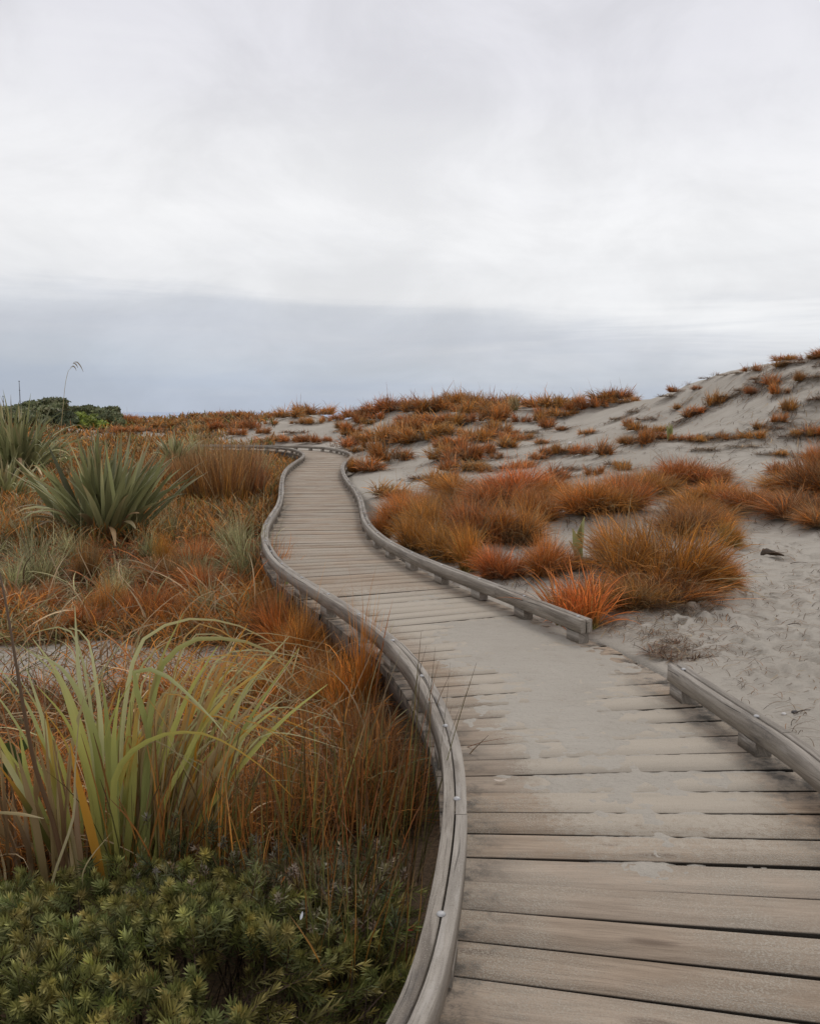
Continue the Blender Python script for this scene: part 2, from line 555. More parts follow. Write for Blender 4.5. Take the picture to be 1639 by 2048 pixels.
def U(r2): return .5 * r2 * np.log(r2 + 1e-12)


A0, B0 = lp(ctrl[:, 0], ctrl[:, 1])
n = len(ctrl)
K = U((A0[:, None] - A0) ** 2 + (B0[:, None] - B0) ** 2) + np.eye(n) * 2e-4
Pm = np.stack([np.ones(n), A0, B0], 1)
MM = np.block([[K, Pm], [Pm.T, np.zeros((3, 3))]])
SOL = np.linalg.solve(MM, np.concatenate([ctrl[:, 2], np.zeros(3)]))


def tps(x, y):
    a, b = lp(x, y)
    out = np.empty(len(x))
    for i in range(0, len(x), 40000):
        aa, bb = a[i:i + 40000], b[i:i + 40000]
        out[i:i + 40000] = U((aa[:, None] - A0) ** 2 + (bb[:, None] - B0) ** 2) @ SOL[:n] + SOL[n] + SOL[n + 1] * aa + SOL[n + 2] * bb
    return out


BUMPS = []      # x, y, radius, height, litter


def sstep(a, b, x):
    t = np.clip((x - a) / (b - a), 0, 1)
    return t * t * (3 - 2 * t)


def height(x, y, detail=True):
    x = np.atleast_1d(np.asarray(x, float)); y = np.atleast_1d(np.asarray(y, float))
    r = np.hypot(x, y)
    z = np.clip(tps(x, y), -1.5, 3.6)
    far = sstep(80, 130, r)
    z = z * (1 - far) + -2.2 * far
    d = np.full(len(x), 9.0); s = np.zeros(len(x))
    k = (r < 60)
    if k.any(): d[k], s[k] = path_coords(x[k], y[k])
    leftside = (d < 0) & (r < 42)
    amp = np.where(leftside, .06, .10 + .24 * sstep(9, 22, r))
    near = sstep(.7, 2.2, np.abs(d))
    z = z + amp * fbm(x / 2.6, y / 2.6, 3, 4) * near * (1 - far)
    z = z + .05 * fbm(x / .6, y / .6, 9, 3) * sstep(.8, 1.6, np.abs(d)) * (1 - far) * np.where(leftside, 1, .7 + 1.1 * sstep(10, 20, r))
    if detail:
        for bx, by, br, bh, _ in BUMPS:
            m = (np.abs(x - bx) < 2.6 * br) & (np.abs(y - by) < 2.6 * br)
            if m.any():
                z[m] += bh * np.exp(-((x[m] - bx) ** 2 + (y[m] - by) ** 2) / (br * br)) * sstep(.75, 1.1, np.abs(d[m]))
    # the deck clears the ground; the sand meets it level on the dune side
    inside = 1 - sstep(.74, .90, np.abs(d))
    z = np.where(inside > 0, z * (1 - inside) + np.minimum(z, -.26) * inside, z)
    z = np.where((d < 0) & (np.abs(d) < 1.3), np.minimum(z, -.26), z)
    rr = (d > 0) & (d < 1.5)
    z = np.where(rr, np.minimum(z, -.03 + .12 * sstep(.85, 1.5, d)), z)
    return z


tau = np.exp(np.linspace(math.log(1.6), math.log(75), 1400))


def on_ground(px, py):
    """the ground point seen at this place of the picture"""
    d = raydir(px, py)
    d = d / d[1]
    x = d[0] * tau; z = EYE + d[2] * tau
    g = z - height(x, tau, False)
    neg = np.where(g <= 0)[0]
    k = neg[0] if len(neg) else int(np.argmin(g / tau))
    return np.array([x[k], tau[k]])


# ------------------------------------------------------------------ sedge tufts
def tuft_mesh(name, nb, R, L, hw, t0m, bendm, pals, S=6, spread=.35, lean=(0, 0), seed=0, skirt=.0, sub=6, wisp=.06, fringe=0.0, chr=(.62, 1.12)):
    """unit tuft about 1 wide: arching blades rising from a few crowded crowns of unequal height"""
    rg = np.random.default_rng(seed)
    mb = MB()
    cr = R * spread * np.sqrt(rg.uniform(0.02, 1, sub)); ca = rg.uniform(0, 6.283, sub)
    cx, cy = np.cos(ca) * cr, np.sin(ca) * cr
    ch = rg.uniform(*chr, sub) * (1.08 - .35 * cr / (R * spread + 1e-6))
    clx, cly = rg.normal(0, .16, sub) + cx / R * .35, rg.normal(0, .16, sub) + cy / R * .35
    w = rg.uniform(.5, 1.5, sub); w /= w.sum()
    k = rg.choice(sub, nb, p=w)
    az = rg.uniform(0, 2 * math.pi, nb)
    rad = R * .17 * np.sqrt(rg.uniform(0, 1, nb))
    az0 = az + rg.normal(0, 1.1, nb)
    base = np.stack([cx[k] + np.cos(az0) * rad, cy[k] + np.sin(az0) * rad, np.zeros(nb)], 1)
    t0 = np.abs(rg.normal(0, 1, nb)) * t0m * .62 + t0m * .22 * rg.uniform(0, 1, nb)
    bend = bendm * rg.uniform(.1, 1.5, nb)
    bx = np.cos(az) * np.sin(t0) + lean[0] + clx[k]; by = np.sin(az) * np.sin(t0) + lean[1] + cly[k]
    az = np.arctan2(by, bx); t0 = np.arcsin(np.clip(np.hypot(bx, by), 0, .97))
    LL = L * ch[k] * rg.uniform(.45, 1.1, nb)
    wv = rg.uniform(0, 1, nb) < wisp
    LL[wv] *= rg.uniform(1.15, 1.5, wv.sum())
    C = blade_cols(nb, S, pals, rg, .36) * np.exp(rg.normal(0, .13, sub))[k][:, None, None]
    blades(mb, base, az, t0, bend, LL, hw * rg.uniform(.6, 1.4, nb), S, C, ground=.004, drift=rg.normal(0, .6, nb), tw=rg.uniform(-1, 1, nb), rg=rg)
    if fringe > 0:
        n3 = int(nb * fringe)
        k = rg.integers(0, sub, n3); az = rg.normal(np.arctan2(cy, cx)[k], 1.0)
        base = np.stack([cx[k], cy[k], np.full(n3, .01)], 1) + rg.normal(0, R * .06, (n3, 3)) * np.array([1, 1, 0])
        C = blade_cols(n3, 7, P_FRINGE, rg, .3)
        blades(mb, base, az, rg.uniform(.5, 1.25, n3), rg.uniform(.2, 1.2, n3), L * rg.uniform(.5, 1.15, n3), hw * rg.uniform(.7, 1.4, n3), 7, C,
               ground=.006, drift=rg.normal(0, .9, n3), tw=rg.uniform(-1, 1, n3), rg=rg)
    if skirt > 0:
        n2 = int(nb * skirt)
        az = rg.uniform(0, 2 * math.pi, n2)
        rr_ = R * (spread + .1) * np.sqrt(rg.uniform(0, 1, n2)); a2 = rg.uniform(0, 6.283, n2)
        base = np.stack([np.cos(a2) * rr_, np.sin(a2) * rr_, np.full(n2, .02)], 1)
        C = blade_cols(n2, S, [(2, [(0, DARK), (1, BROWN)]), (1, [(0, BROWN), (1, RUSSET)]), (1.4, [(0, BROWN), (1, TAN)])], rg)
        blades(mb, base, az, rg.uniform(.7, 1.4, n2), rg.uniform(.1, .9, n2), L * rg.uniform(.3, .8, n2), hw * rg.uniform(.6, 1.1, n2), S, C,
               ground=.004, drift=rg.normal(0, 1.2, n2), rg=rg)
    me = mb.mesh(name)
    me.materials.append(M_FOL)
    return me


P_OR = [(4, [(0, mix(OLIVE, DARK, .75)), (.18, mix(RUSSET, OLIVE, .35)), (.48, ORANGE), (1, mix(ORANGE, TAN, .35))]),  # dark root stops paint the shade at tuft bases, over dead sheaths
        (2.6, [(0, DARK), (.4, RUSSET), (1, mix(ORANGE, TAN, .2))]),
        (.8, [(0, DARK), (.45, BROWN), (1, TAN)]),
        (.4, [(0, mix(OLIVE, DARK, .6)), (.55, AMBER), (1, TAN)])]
P_DUNE = [(4, [(0, mix(OLIVE, AMBER, .4)), (.3, ORANGE), (1, mix(ORANGE, TAN, .55))]), (1.6, [(0, BROWN), (.4, RUSSET), (1, mix(ORANGE, TAN, .4))]), (1, [(0, BROWN), (1, mix(TAN, STRAW, .4))])]
P_BRIGHT = [(4, [(0, YGREEN), (.2, AMBER), (.45, ORANGE), (1, mix(ORANGE, TAN, .2))]), (2, [(0, OLIVE), (.4, ORANGE), (1, RUSSET)]), (1, [(0, OLIVE), (1, AMBER)])]
P_FRINGE = [(3, [(0, RUSSET), (.4, ORANGE), (1, mix(ORANGE, RUSSET, .4))]), (1.5, [(0, BROWN), (.5, RUSSET), (1, TAN)]), (1, [(0, BROWN), (1, mix(TAN, STRAW, .4))])]
P_BRN = [(3, [(0, DARK), (.5, BROWN), (1, RUSSET)]), (2, [(0, OLIVE), (.5, RUSSET), (1, AMBER)]), (1.5, [(0, BROWN), (1, TAN)])]
P_DARK = [(3, [(0, DARK), (1, BROWN)]), (1, [(0, DARK), (1, RUSSET)]), (.7, [(0, BROWN), (1, TAN)])]
P_STRAW = [(3, [(0, OLIVE), (.4, STRAW), (1, STRAW)]), (1, [(0, OLIVE), (1, AMBER)])]
P_SILV = [(3, [(0, GREEN), (.5, SILVER), (1, SILVER)]), (1.5, [(0, GREEN), (1, STRAW)]), (1, [(0, OLIVE), (.6, GREEN), (1, SILVER)])]
P_GREENOR = [(3, [(0, GREEN), (.4, OLIVE), (.7, AMBER), (1, ORANGE)]), (1, [(0, OLIVE), (1, ORANGE)])]

T = {}
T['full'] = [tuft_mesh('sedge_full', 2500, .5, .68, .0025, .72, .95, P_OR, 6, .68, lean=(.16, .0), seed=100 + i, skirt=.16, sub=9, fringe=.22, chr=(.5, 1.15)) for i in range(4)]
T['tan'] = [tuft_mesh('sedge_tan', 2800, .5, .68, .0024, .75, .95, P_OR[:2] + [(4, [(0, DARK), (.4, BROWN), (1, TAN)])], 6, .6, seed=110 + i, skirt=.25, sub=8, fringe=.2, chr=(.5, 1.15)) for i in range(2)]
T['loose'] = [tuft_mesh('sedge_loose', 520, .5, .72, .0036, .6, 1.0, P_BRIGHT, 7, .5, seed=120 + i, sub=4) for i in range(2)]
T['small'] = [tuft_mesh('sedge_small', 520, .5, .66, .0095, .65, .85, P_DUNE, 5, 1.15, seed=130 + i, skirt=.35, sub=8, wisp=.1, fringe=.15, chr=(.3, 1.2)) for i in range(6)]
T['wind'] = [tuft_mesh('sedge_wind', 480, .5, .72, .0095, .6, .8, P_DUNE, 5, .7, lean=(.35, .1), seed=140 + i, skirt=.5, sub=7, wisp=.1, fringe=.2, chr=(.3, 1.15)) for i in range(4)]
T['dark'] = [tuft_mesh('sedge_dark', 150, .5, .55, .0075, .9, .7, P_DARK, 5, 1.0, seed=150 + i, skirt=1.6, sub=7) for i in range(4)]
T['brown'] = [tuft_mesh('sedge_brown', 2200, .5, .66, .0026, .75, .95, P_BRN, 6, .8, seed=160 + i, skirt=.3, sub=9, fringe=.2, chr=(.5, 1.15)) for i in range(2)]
T['straw'] = [tuft_mesh('sedge_straw', 600, .5, .7, .005, .45, .6, P_STRAW, 6, .45, seed=170 + i, sub=4) for i in range(2)]
T['silver'] = [tuft_mesh('grass_silver', 420, .5, .85, .0030, .6, .95, P_SILV, 8, .5, seed=180 + i, skirt=.25, sub=4, wisp=.2) for i in range(3)]
T['lean'] = [tuft_mesh('sedge_lean', 2000, .5, .72, .0026, .5, .7, P_GREENOR, 6, .5, lean=(.40, -.1), seed=190, skirt=.15, sub=5)]
T['leanl'] = [tuft_mesh('sedge_leanl', 800, .5, .78, .0036, .5, .8, P_BRIGHT, 7, .45, lean=(-.4, .1), seed=195, skirt=.15, sub=4)]
T['thin'] = [tuft_mesh('sedge_thin', 46, .5, .8, .008, .6, .5, P_BRN, 5, .9, lean=(.1, 0), seed=200 + i, sub=12) for i in range(2)]
NAMES = {'silver': 'silver_grass_tuft'}

GR = 'golden sedge tufts'
# (px, py of the base, width, height in the photograph, kind, label)
TUFTS = []
def reg(group, lab, items):
    for it in items: TUFTS.append((*it[:5], it[5] if len(it) > 5 else lab.get(it[4], lab['*']), group))

reg('sedge tufts beside the boardwalk', {'*': 'orange sedge tuft in the thicket along the right kerb rail of the boardwalk'}, [
    (776, 1078, 75, 70, 'full', 'rounded orange sedge tuft touching the right kerb rail at the left end of the thicket'),
    (848, 1112, 120, 115, 'full'), (897, 1128, 115, 112, 'full'), (955, 1148, 110, 105, 'loose', 'bright loose orange tuft against the middle of the right kerb rail'),
    (1003, 1164, 100, 90, 'full', 'orange tuft ending the thicket where bare sand meets the kerb rail'),
    (1032, 1100, 150, 115, 'tan', 'greyish tan domed tuft with dark skirt beside the bare sand hollow'),
    (815, 1060, 120, 90, 'full'), (880, 1080, 140, 110, 'full'), (945, 1095, 150, 120, 'tan', 'tan brown tuft in the middle of the thicket behind the kerb rail'),
    (826, 1025, 100, 52, 'full'), (875, 1032, 110, 62, 'brown', 'russet brown tuft at the sandy back edge of the left thicket')])
reg('sedge tufts at the back of the thicket', {'*': 'orange brown sedge tuft at the back of the thicket facing the dune'}, [
    (935, 1012, 140, 85, 'full'), (1000, 1022, 130, 90, 'tan'), (1045, 1008, 140, 88, 'full'), (1082, 1050, 120, 100, 'full'), (1105, 1005, 90, 62, 'full'),
    (1150, 1040, 140, 92, 'full'), (1185, 1048, 120, 92, 'full'), (1216, 1042, 140, 98, 'full'), (1243, 1034, 140, 118, 'tan', 'tall tan orange tuft standing up in the middle of the back row'),
    (1282, 1000, 120, 86, 'full'), (1312, 1002, 105, 72, 'full'), (1345, 980, 105, 62, 'full'), (1382, 977, 130, 82, 'full', 'bright amber domed tuft, tallest at the dune foot of the back row'),
    (1418, 974, 95, 60, 'full'), (1398, 998, 130, 42, 'loose', 'low bright orange fringe below the amber domed tuft'),
    (1398, 1034, 150, 72, 'full'), (1430, 1020, 100, 70, 'full'), (1370, 1072, 150, 92, 'brown', 'dull brown tuft behind the largest tuft'), (1418, 1058, 120, 84, 'full'),
    (1446, 1096, 95, 72, 'lean', 'green based tuft leaning right over open sand behind the largest tuft')])
reg('sedge tufts by the rail gap', {'*': 'orange sedge tuft around the largest tuft by the rail gap'}, [
    (1312, 1196, 270, 195, 'full', 'largest golden orange tuft, tall and rounded, on the right sand'),
    (1420, 1188, 140, 112, 'lean', 'green based tuft leaning right at the right side of the largest tuft'),
    (1242, 1152, 140, 130, 'full', 'orange tuft pressed against the left side of the largest tuft'),
    (1335, 1226, 210, 92, 'brown', 'low reddish brown skirt tuft in front of the largest tuft'), (1268, 1232, 140, 80, 'brown'),
    (1192, 1266, 190, 135, 'loose', 'bright orange sparse tuft with green base at the end of the kerb rail'),
    (1158, 1226, 120, 92, 'loose', 'sparse bright orange tuft behind the end of the kerb rail'), (1128, 1234, 60, 60, 'loose'),
    (1098, 1156, 100, 105, 'full', 'dark based orange tuft alone between kerb rail and young flax'),
    (1185, 1140, 90, 34, 'brown'), (1356, 1306, 110, 26, 'dark', 'flattened dark red dead tuft on sand beside the rail gap')])
reg('sedge tufts at the right edge', {'*': 'orange brown tuft in the patch right of the thicket across open sand'}, [
    (1496, 1024, 140, 62, 'full'), (1528, 1026, 110, 52, 'full'), (1570, 992, 130, 55, 'tan'), (1564, 952, 55, 30, 'small', 'small lone orange tuft above the patch right of the thicket'),
    (1626, 1002, 170, 105, 'brown', 'tall olive brown tuft in the patch right of the thicket'), (1613, 1045, 170, 85, 'brown', 'dark brown front tuft of the patch right of the thicket'),
    (1588, 1034, 85, 45, 'straw', 'pale straw coloured tuft in the patch right of the thicket'), (1642, 952, 85, 92, 'full'), (1690, 1010, 180, 110, 'brown'), (1660, 1060, 150, 70, 'brown')])
reg('small tufts on the sand flat', {'*': 'small orange tuft alone on the pale sand between boardwalk and dune', 'dark': 'small dark dead tuft on the pale sand between boardwalk and dune'}, [
    (776, 996, 80, 28, 'wind', 'low flat orange tuft with dark left side alone beside the kerb rail'), (844, 962, 45, 26, 'dark'), (880, 981, 55, 36, 'wind'), (892, 972, 32, 30, 'small'),
    (712, 948, 56, 38, 'full', 'round orange tuft hugging the outer side of the rail bend'), (742, 947, 50, 30, 'wind', 'second orange tuft right of the one hugging the rail bend'),
    (780, 930, 60, 48, 'small'), (806, 923, 42, 24, 'wind'), (730, 1046, 22, 26, 'straw', 'tiny pale straw tuft touching the right kerb rail')])
dn = {'*': 'orange tuft in the grassy band on the middle dune slope', 'dark': 'dark dead tuft on the middle dune slope', 'wind': 'windswept orange tuft on the middle dune slope'}
reg('tufts on the middle dune', dn, [
    (693, 898, 45, 22, 'small'), (713, 906, 40, 15, 'wind'), (739, 901, 30, 18, 'small'), (755, 903, 30, 14, 'dark'), (762, 893, 50, 35, 'small'), (779, 892, 50, 40, 'small'), (799, 893, 50, 35, 'small'),
    (819, 893, 45, 30, 'small'), (833, 890, 40, 30, 'small'), (852, 886, 45, 25, 'small'), (870, 879, 45, 28, 'small'), (896, 873, 52, 22, 'small'), (784, 876, 60, 24, 'small'), (819, 871, 60, 26, 'small'), (843, 866, 60, 22, 'small'),
    (845, 858, 60, 24, 'small'), (863, 854, 60, 24, 'small'), (889, 852, 60, 24, 'small'), (911, 853, 50, 24, 'small'), (938, 850, 22, 24, 'small'), (806, 848, 30, 16, 'small'), (737, 851, 20, 16, 'small'),
    (684, 861, 24, 20, 'small'), (717, 850, 22, 22, 'small'), (704, 869, 30, 22, 'small'), (693, 875, 26, 16, 'wind'), (726, 884, 22, 14, 'small'), (709, 885, 22, 20, 'small'),
    (903, 902, 52, 28, 'small'), (880, 898, 22, 14, 'small'), (880, 926, 44, 26, 'wind'), (899, 924, 46, 30, 'small'), (904, 946, 46, 32, 'small'), (916, 931, 52, 36, 'small'), (936, 926, 42, 24, 'small'), (948, 945, 52, 24, 'wind'),
    (1097, 837, 42, 24, 'small'), (1123, 837, 42, 22, 'small'), (1092, 860, 30, 26, 'small'), (1085, 846, 30, 22, 'small'), (981, 851, 48, 36, 'small'), (998, 846, 42, 32, 'small'), (1044, 848, 27, 20, 'small'), (988, 880, 42, 26, 'small'),
    (956, 888, 48, 30, 'small'), (967, 911, 38, 30, 'small'), (943, 885, 42, 22, 'small'), (994, 868, 42, 26, 'small'), (1025, 871, 24, 16, 'small'), (1011, 899, 42, 26, 'wind'), (1048, 881, 30, 14, 'small'), (1030, 885, 36, 20, 'small'),
    (1083, 889, 28, 11, 'wind'), (1123, 862, 24, 9, 'wind'), (1171, 871, 22, 15, 'small'), (993, 920, 22, 15, 'small'), (1093, 914, 30, 20, 'wind'), (1072, 920, 34, 15, 'wind'), (1123, 912, 28, 22, 'small'), (1143, 908, 32, 17, 'small'),
    (1162, 912, 30, 22, 'small'), (1146, 943, 30, 20, 'dark'), (1116, 962, 44, 30, 'wind'), (1099, 971, 44, 20, 'wind'), (1016, 939, 48, 18, 'dark'), (1040, 939, 42, 18, 'small'), (952, 943, 46, 18, 'wind'), (971, 946, 32, 18, 'small'),
    (924, 929, 52, 30, 'small'), (908, 901, 42, 24, 'small'), (1184, 950, 30, 22, 'small'), (1205, 915, 32, 32, 'wind'), (1230, 934, 32, 26, 'dark'), (1244, 941, 27, 24, 'small'), (1060, 930, 26, 10, 'dark'), (1062, 868, 26, 12, 'dark')])
cr = {'*': 'orange tuft in the crest fringe of the middle dune against the sky', 'thin': 'sparse thin stalks on the middle dune crest against the sky',
      'straw': 'pale straw yellow tuft on the middle dune crest'}
reg('tufts on the middle dune crest', cr, [
    (675, 841, 27, 14, 'small'), (706, 838, 38, 22, 'small'), (724, 838, 38, 22, 'small'), (738, 836, 32, 20, 'small'), (755, 842, 30, 20, 'small'), (761, 832, 44, 28, 'small'), (780, 830, 48, 30, 'small'), (798, 826, 44, 24, 'small'),
    (816, 826, 44, 26, 'small'), (834, 833, 44, 30, 'small'), (844, 826, 48, 26, 'small'), (862, 828, 54, 30, 'small'), (881, 828, 48, 30, 'small'), (897, 811, 34, 16, 'small'), (917, 812, 44, 22, 'small'), (932, 817, 48, 30, 'small'),
    (926, 830, 44, 27, 'small'), (947, 833, 44, 30, 'small'), (954, 822, 44, 28, 'small'), (994, 828, 54, 32, 'small'), (971, 825, 54, 32, 'small'), (1010, 816, 44, 24, 'small'), (1038, 828, 56, 42, 'straw'), (1063, 816, 38, 24, 'small'),
    (1090, 822, 48, 28, 'small'), (1110, 822, 48, 28, 'small'), (1132, 820, 44, 26, 'small'), (1150, 827, 42, 20, 'small'), (1168, 823, 38, 24, 'small'), (1186, 820, 44, 26, 'small'), (1207, 812, 44, 24, 'small'), (1226, 810, 44, 22, 'small'),
    (1248, 809, 34, 17, 'small'), (1228, 809, 40, 34, 'thin'), (1195, 812, 40, 32, 'thin'), (920, 810, 40, 28, 'thin'), (1060, 812, 40, 28, 'thin'), (1262, 808, 30, 24, 'thin')])
rd = {'*': 'small orange tuft on the pale face of the high right dune', 'dark': 'dark dead tuft on the pale face of the high right dune', 'wind': 'windswept orange tuft on the pale face of the high right dune'}
reg('tufts on the right dune face', rd, [
    (1561, 737, 26, 13, 'wind'), (1598, 769, 28, 30, 'brown', 'upright dark russet tuft high on the right dune face'), (1632, 735, 16, 7, 'dark'), (1636, 760, 42, 18, 'dark'), (1636, 805, 42, 20, 'dark'),
    (1559, 793, 28, 26, 'small', 'bright orange tuft with green base high on the right dune face'), (1544, 774, 28, 22, 'wind'), (1532, 769, 32, 16, 'dark'), (1505, 793, 32, 25, 'brown'), (1491, 786, 36, 16, 'dark'), (1464, 796, 36, 12, 'dark'), (1513, 762, 32, 12, 'dark'),
    (1423, 818, 30, 34, 'small', 'upright orange tuft alone in the middle of the right dune face'), (1397, 830, 38, 17, 'wind'), (1377, 839, 38, 21, 'wind'), (1357, 847, 22, 10, 'dark'), (1354, 820, 20, 12, 'wind'),
    (1291, 842, 32, 14, 'dark'), (1265, 827, 32, 12, 'dark'), (1257, 856, 24, 17, 'wind'), (1275, 864, 30, 19, 'small'), (1318, 866, 28, 15, 'wind'), (1515, 861, 28, 17, 'wind'), (1556, 849, 22, 24, 'small'), (1549, 861, 32, 17, 'dark'), (1576, 827, 26, 28, 'small'),
    (1232, 842, 30, 14, 'dark'), (1700, 790, 40, 26, 'small'), (1680, 850, 40, 20, 'wind')])
tr = {'*': 'small orange tuft along the brink of the sand terrace below the right dune', 'dark': 'dark dead clump on the sand terrace below the right dune', 'wind': 'windswept orange tuft on the sand terrace below the right dune'}
reg('tufts along the sand terrace', tr, [
    (1277, 893, 38, 30, 'small'), (1291, 886, 30, 26, 'small'), (1255, 891, 44, 24, 'brown'), (1320, 881, 34, 16, 'wind'), (1352, 883, 24, 15, 'small'), (1376, 883, 28, 15, 'small'), (1393, 886, 28, 15, 'small'), (1408, 881, 22, 11, 'small'),
    (1432, 881, 28, 15, 'small'), (1459, 881, 22, 11, 'small'), (1503, 881, 36, 22, 'small'), (1610, 876, 32, 17, 'small'), (1630, 874, 38, 22, 'wind'), (1581, 876, 42, 12, 'dark'), (1410, 904, 44, 18, 'dark', 'dark overhanging clod of dead roots below the terrace brink'),
    (1559, 913, 20, 13, 'small'), (1622, 920, 44, 20, 'wind'), (1490, 895, 60, 8, 'dark'), (1540, 910, 50, 8, 'dark'), (1660, 890, 40, 20, 'small')])
rc = {'*': 'orange tuft on the crest of the high right dune', 'dark': 'dark dead tuft on the crest of the high right dune', 'thin': 'sparse dry stalks on the crest of the high right dune'}
reg('tufts on the right dune crest', rc, [
    (1340, 797, 42, 14, 'dark'), (1355, 788, 27, 13, 'small'), (1371, 774, 27, 16, 'thin'), (1391, 781, 18, 10, 'small'), (1430, 754, 27, 13, 'thin'), (1474, 749, 27, 10, 'dark'), (1503, 747, 28, 20, 'small'), (1566, 724, 28, 14, 'small'), (1578, 722, 22, 12, 'small'),
    (1588, 730, 42, 13, 'dark'), (1615, 724, 32, 17, 'small'), (1634, 721, 34, 20, 'small'), (1450, 752, 30, 10, 'dark'), (1415, 760, 30, 10, 'dark'), (1530, 737, 25, 12, 'thin'), (1660, 718, 40, 22, 'small')])
fl = {'*': 'small russet tuft on the far dune ridge beyond the boardwalk bend', 'dark': 'dark tuft on the far dune ridge'}
reg('tufts on the far dune ridge', fl, [
    (218, 853, 36, 15, 'small'), (246, 848, 36, 15, 'small'), (262, 848, 36, 15, 'small'), (279, 851, 26, 13, 'small'), (218, 868, 42, 13, 'small'), (252, 865, 42, 11, 'small'), (298, 865, 42, 13, 'small'), (328, 859, 36, 17, 'small'), (346, 850, 26, 11, 'small'),
    (362, 847, 22, 8, 'dark'), (322, 850, 26, 9, 'small'), (401, 836, 24, 9, 'small'), (432, 838, 36, 13, 'small'), (462, 836, 36, 12, 'small'), (484, 836, 32, 12, 'small'), (432, 847, 32, 13, 'small'), (383, 862, 32, 13, 'small'), (413, 865, 36, 15, 'small'), (438, 862, 27, 21, 'small'),
    (465, 859, 36, 15, 'small'), (474, 874, 27, 21, 'small'), (502, 862, 32, 25, 'small'), (505, 841, 24, 10, 'small'), (532, 837, 26, 12, 'small'), (541, 850, 18, 9, 'small'), (554, 839, 38, 18, 'small'), (581, 839, 44, 22, 'small'), (612, 835, 48, 26, 'small'), (639, 832, 42, 20, 'small'),
    (596, 850, 27, 13, 'small'), (630, 850, 26, 15, 'small'), (651, 845, 20, 13, 'small'), (584, 868, 38, 13, 'dark'), (526, 871, 20, 17, 'small'), (551, 886, 38, 15, 'small'), (581, 886, 38, 15, 'small'), (624, 888, 38, 17, 'small'), (654, 885, 20, 11, 'small'), (523, 888, 38, 13, 'small'), (603, 885, 27, 13, 'small')])
reg('sedge tufts in the left meadow', {'*': 'orange tuft growing in the meadow grass left of the boardwalk'}, [
    (58, 1228, 120, 70, 'full', 'low bright orange tuft nearest the left edge of the meadow'), (95, 1218, 80, 62, 'full'), (181, 1268, 100, 82, 'full', 'dense burnt orange tuft at the back of the grey sand patch'), (222, 1242, 80, 82, 'full'),
    (311, 1254, 130, 105, 'full', 'spreading russet tuft in front of the large flax bush'), (540, 1244, 120, 110, 'full', 'orange tuft with red upright blades beside the left kerb rail'),
    (321, 1146, 70, 75, 'lean'), (174, 1172, 70, 100, 'brown'), (345, 1175, 140, 70, 'brown'), (430, 1200, 150, 80, 'full'), (400, 1140, 110, 70, 'full'),
    (700, 1462, 150, 215, 'loose', 'bright orange tuft spilling left from under the kerb rail and over it'),
    (638, 1505, 160, 115, 'full', 'curly bright orange tuft in the dark grass left of the near kerb rail'), (600, 1345, 120, 85, 'full'), (690, 1400, 130, 85, 'full'), (520, 1420, 150, 110, 'tan'), (560, 1600, 150, 110, 'brown'), (480, 1365, 120, 60, 'tan')])
reg('silver grass tufts in the left meadow', {'*': 'pale green grass tuft in the meadow left of the boardwalk'}, [
    (92, 1168, 190, 115, 'silver', 'pale silvery green grass clump fanning out below the large flax bush'), (239, 1214, 90, 82, 'silver', 'slim pale grass tuft between two orange tufts'), (506, 1178, 160, 125, 'silver', 'tall pale grass tuft leaning beside the left rail curve'),
    (331, 1082, 90, 65, 'silver', 'pale grass arching at the right foot of the large flax bush'), (528, 968, 50, 60, 'silver', 'yellow green grass tuft beside the far left rail'), (400, 930, 80, 55, 'silver', 'pale arching grass clump behind the large flax bush'),
    (50, 1090, 120, 70, 'silver'), (470, 1100, 90, 60, 'silver'), (150, 1120, 100, 60, 'silver'), (400, 1170, 110, 80, 'silver'), (20, 1180, 110, 70, 'silver'), (290, 1120, 80, 60, 'silver'), (440, 1250, 120, 90, 'silver', 'pale grass tuft in front of the pair of flax blades')])
reg('sedge tufts under the left rail', {'*': 'russet tuft growing against the outer side of the left kerb rail', 'loose': 'bright orange sparse tuft growing against the outer side of the left kerb rail'}, [
    (560, 1290, 130, 130, 'brown'), (612, 1345, 140, 140, 'full'), (655, 1395, 120, 130, 'brown'), (540, 1200, 100, 80, 'loose'), (590, 1310, 100, 120, 'loose'), (515, 1150, 70, 60, 'brown'), (670, 1440, 150, 140, 'tan'), (730, 1530, 150, 150, 'brown'), (760, 1600, 140, 130, 'brown')])

